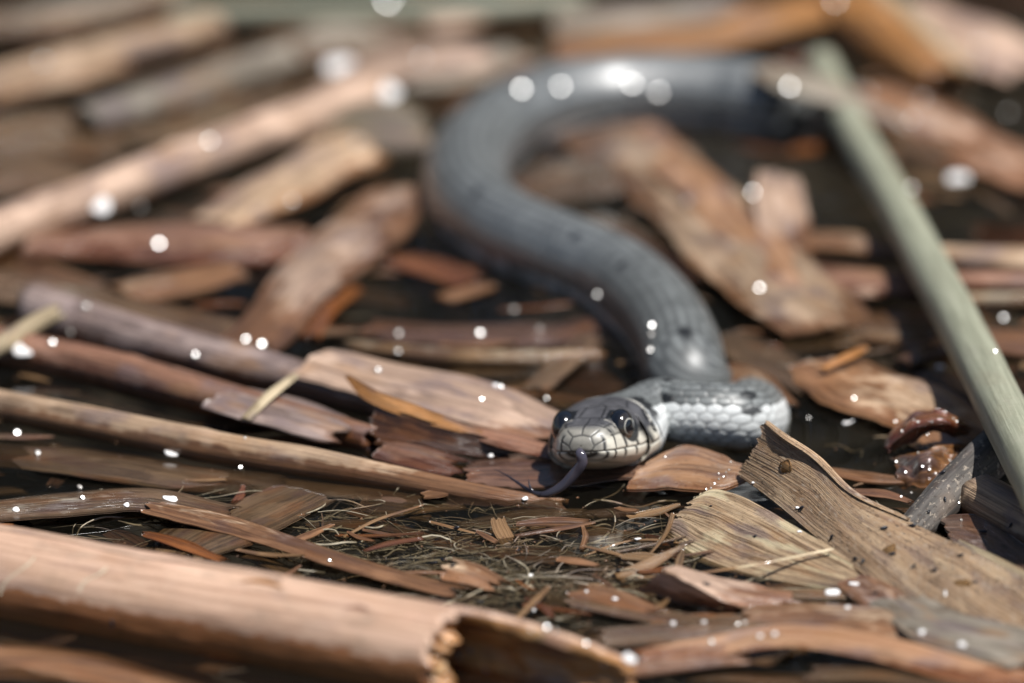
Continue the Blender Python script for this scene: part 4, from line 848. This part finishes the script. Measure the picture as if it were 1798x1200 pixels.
for i, (px, py, a, b, an) in enumerate(FL):
    c, n_ = rest(px, py); k = FPX/np.linalg.norm(c-CAM)
    n_ = unit(np.array([0, -.35, 1.0])+.2*n_)
    rx = a/2/k; ry = min(b/2/k/.62, rx*1.1) if a >= b else b/2/k/.5
    V, F = blob(c+n_*.01, n_, rx, ry, max(.03, min(rx, ry)*.3), an-math.pi/2*0, sd=i+.37, jit=.35)
    lab = ('large bright white fluff or highlight flake ' if a >= 24 else 'small white speck of fluff ' if a >= b else 'slim upright white fluff shred ')+near(px, py)
    tag(mesh_obj('white_flake', V, F, M['white']), lab, 'fluff', 'large white flakes' if a >= 24 else 'small white specks')
GL = [(74, 110, 30), (366, 250, 23), (245, 364, 20), (278, 430, 19), (512, 356, 18), (680, 5, 30), (740, 105, 26), (625, 250, 24), (735, 160, 22), (915, 158, 22), (985, 155, 26), (1155, 165, 26), (1110, 150, 24), (1385, 155, 20), (1466, 2, 22), (1662, 70, 22), (1718, 80, 24), (1710, 118, 20), (1525, 165, 18), (1600, 212, 18), (1620, 175, 16), (1770, 200, 17),
      (1208, 356, 17), (1322, 340, 16), (1600, 332, 14), (1334, 507, 13), (1566, 438, 11), (1026, 516, 13), (1050, 520, 13), (902, 545, 14), (948, 580, 16), (842, 587, 13), (700, 587, 14), (698, 619, 13), (664, 652, 11), (432, 598, 13), (460, 606, 13), (343, 626, 13), (150, 540, 17), (92, 604, 14), (124, 585, 14), (1144, 574, 12), (1144, 590, 12), (1142, 616, 11), (1460, 592, 10), (1636, 586, 10), (1762, 560, 12), (1748, 618, 8), (1620, 563, 9), (880, 680, 8), (846, 702, 8), (857, 800, 8), (30, 762, 15), (66, 797, 12), (140, 857, 10), (145, 876, 10), (422, 822, 9),
      (1308, 1095, 9), (1296, 1098, 8), (1424, 1148, 11), (960, 1105, 10), (932, 1108, 9), (975, 1110, 9), (826, 1144, 11), (805, 1155, 12), (1030, 1132, 9), (1010, 1154, 9), (1062, 1168, 11), (853, 1180, 9), (1040, 1198, 8), (1250, 1128, 10),
      (1612, 742, 5), (1636, 742, 5), (1584, 758, 4), (1674, 736, 5), (1680, 741, 4), (1628, 763, 4), (1620, 789, 5), (1612, 796, 4), (1574, 812, 6), (1620, 820, 5), (1632, 826, 7), (1668, 810, 5), (1590, 830, 4), (1572, 741, 4), (1604, 738, 4), (1660, 724, 3), (1688, 790, 4), (1688, 914, 6), (1684, 884, 5), (1582, 873, 4), (1600, 866, 5),
      (1270, 838, 4), (1262, 842, 4), (1255, 850, 4), (1248, 858, 4), (1280, 826, 4), (1283, 812, 4), (1275, 830, 3), (1240, 860, 3), (1168, 803, 4), (1262, 832, 3), (960, 700, 6), (1200, 765, 3), (578, 985, 6), (430, 770, 6), (1420, 735, 5), (1500, 700, 5)]
for i, (px, py, s) in enumerate(GL):
    c, n0 = rest(px, py); dist = np.linalg.norm(c-CAM); k = FPX/dist
    coc = 55.0*abs(1/186.8-1/max(dist, 1))*.186*FPX/186.8*100/100/10     # blur disc here, in pixels
    r = (.012+.0034*s if s < 10 else .050+.0016*s)
    n_ = unit(HALF+np.array([rng.gauss(0, .034), rng.gauss(0, .034), rng.gauss(0, .034)]))  # facets turned to the half vector so they flash the sun as glints
    V, F = blob(c+np.array([0, 0, r*.25]), n_, r, r*rng.uniform(.75, 1.0), r*.5, rng.uniform(0, 3), sag=.03, sd=i+.11, jit=.1)
    tag(mesh_obj('glint_droplet', V, F, M['glint']), ('tiny' if s < 7 else 'small' if s < 14 else 'larger')+' droplet facet aimed to glint '+near(px, py), 'droplet', 'sun-aimed glint droplets')
# springtails: body, head, legs, feelers in one small creature
def springtail(px, py, ang, ln):
    c, n_ = rest(px, py); k = FPX/np.linalg.norm(c-CAM); L = ln/k; e1, e2 = frame(n_); f = e1*math.cos(ang)+e2*math.sin(ang); s = np.cross(n_, f)
    root = empty('springtail', c)
    tag(root, 'tiny black springtail '+near(px, py), 'springtail', 'springtails')
    t = np.linspace(0, 1, 12); al = np.linspace(0, 2*math.pi, 10, endpoint=False)
    rr = L*.21*np.interp(t, [0, .08, .35, .66, .72, .78, .9, 1], [.02, .55, 1.0, .8, .5, .68, .6, .02])
    G_ = (f[None]*((t-.5)*L)[:, None]+n_*L*.22)[:, None]+rr[:, None, None]*(s[None, None]*np.cos(al)[None, :, None]+n_[None, None]*np.sin(al)[None, :, None])
    mesh_obj('body', G_.reshape(-1, 3), grid_faces(12, 10, closed=True), M['bug'], parent=root, origin=np.zeros(3))
    V, F, off = [], [], 0
    for sg in (-1, 1):
        for q, sp in ((-.05, .30), (.08, .32), (.2, .30)):
            P = catmull([f*q*L+s*sg*.12*L+n_*.16*L, f*(q+.04)*L+s*sg*sp*.8*L+n_*.18*L, f*(q+.05)*L+s*sg*sp*L], 6)
            tt = unit(np.gradient(P, axis=0)); a_ = unit(np.cross(tt, n_+.1*f)); b_ = np.cross(a_, tt); an = np.arange(3)*2.094
            V.append((P[:, None]+.03*L*(a_[:, None]*np.cos(an)[None, :, None]+b_[:, None]*np.sin(an)[None, :, None])).reshape(-1, 3)); F.append(grid_faces(6, 3, closed=True, off=off)); off += 18
        P = catmull([f*.44*L+s*sg*.05*L+n_*.26*L, f*.58*L+s*sg*.14*L+n_*.34*L, f*.70*L+s*sg*.18*L+n_*.28*L], 6); tt = unit(np.gradient(P, axis=0)); a_ = unit(np.cross(tt, n_)); b_ = np.cross(a_, tt)
        V.append((P[:, None]+.028*L*(a_[:, None]*np.cos(an)[None, :, None]+b_[:, None]*np.sin(an)[None, :, None])).reshape(-1, 3)); F.append(grid_faces(6, 3, closed=True, off=off)); off += 18
    mesh_obj('legs_and_feelers', np.vstack(V), np.vstack(F), M['bug'], parent=root, origin=np.zeros(3))
for px, py, ang, ln in [(1321, 780, .6, 17), (1408, 894, .1, 14), (1462, 945, .2, 14), (1552, 930, .7, 16), (1603, 925, .2, 15), (1502, 983, 2.5, 13), (1516, 987, 1.2, 12), (1567, 975, .6, 14), (1605, 996, 1.0, 12), (1641, 1004, .3, 14), (1687, 977, .4, 12), (1656, 832, .5, 13), (1658, 878, 2.2, 11), (1726, 936, .3, 14), (1776, 923, .2, 11),
                        (1712, 1024, .8, 11), (1326, 943, .4, 9), (1240, 1028, .1, 13), (802, 928, .4, 12), (763, 990, .3, 11), (777, 985, 2.6, 12), (795, 995, .8, 12), (910, 968, 1.2, 10), (1085, 1003, .4, 10), (842, 1060, .2, 14), (198, 1094, 1.0, 14), (280, 957, .3, 10), (1248, 890, .2, 7), (1538, 1043, .4, 11), (1630, 900, 1.4, 10)]:
    springtail(px, py, ang, ln)
# jelly on the weathered leaf
for i, (px, py, a, b) in enumerate([(1380, 822, 30, 26), (1562, 968, 30, 26), (1690, 1026, 34, 20)]):
    c, n_ = rest(px, py); k = FPX/np.linalg.norm(c-CAM)
    V, F = blob(c, n_, a/2/k, b/2/k, .09, .3, sag=.7, sd=i+.9, jit=.4)
    tag(mesh_obj('jelly_blob', V, F, M['jelly']), 'soft amber jelly blob '+['just under the tip of the weathered raised leaf', 'halfway along the weathered raised leaf', 'low on the weathered raised leaf'][i], 'jelly', 'amber jelly blobs')
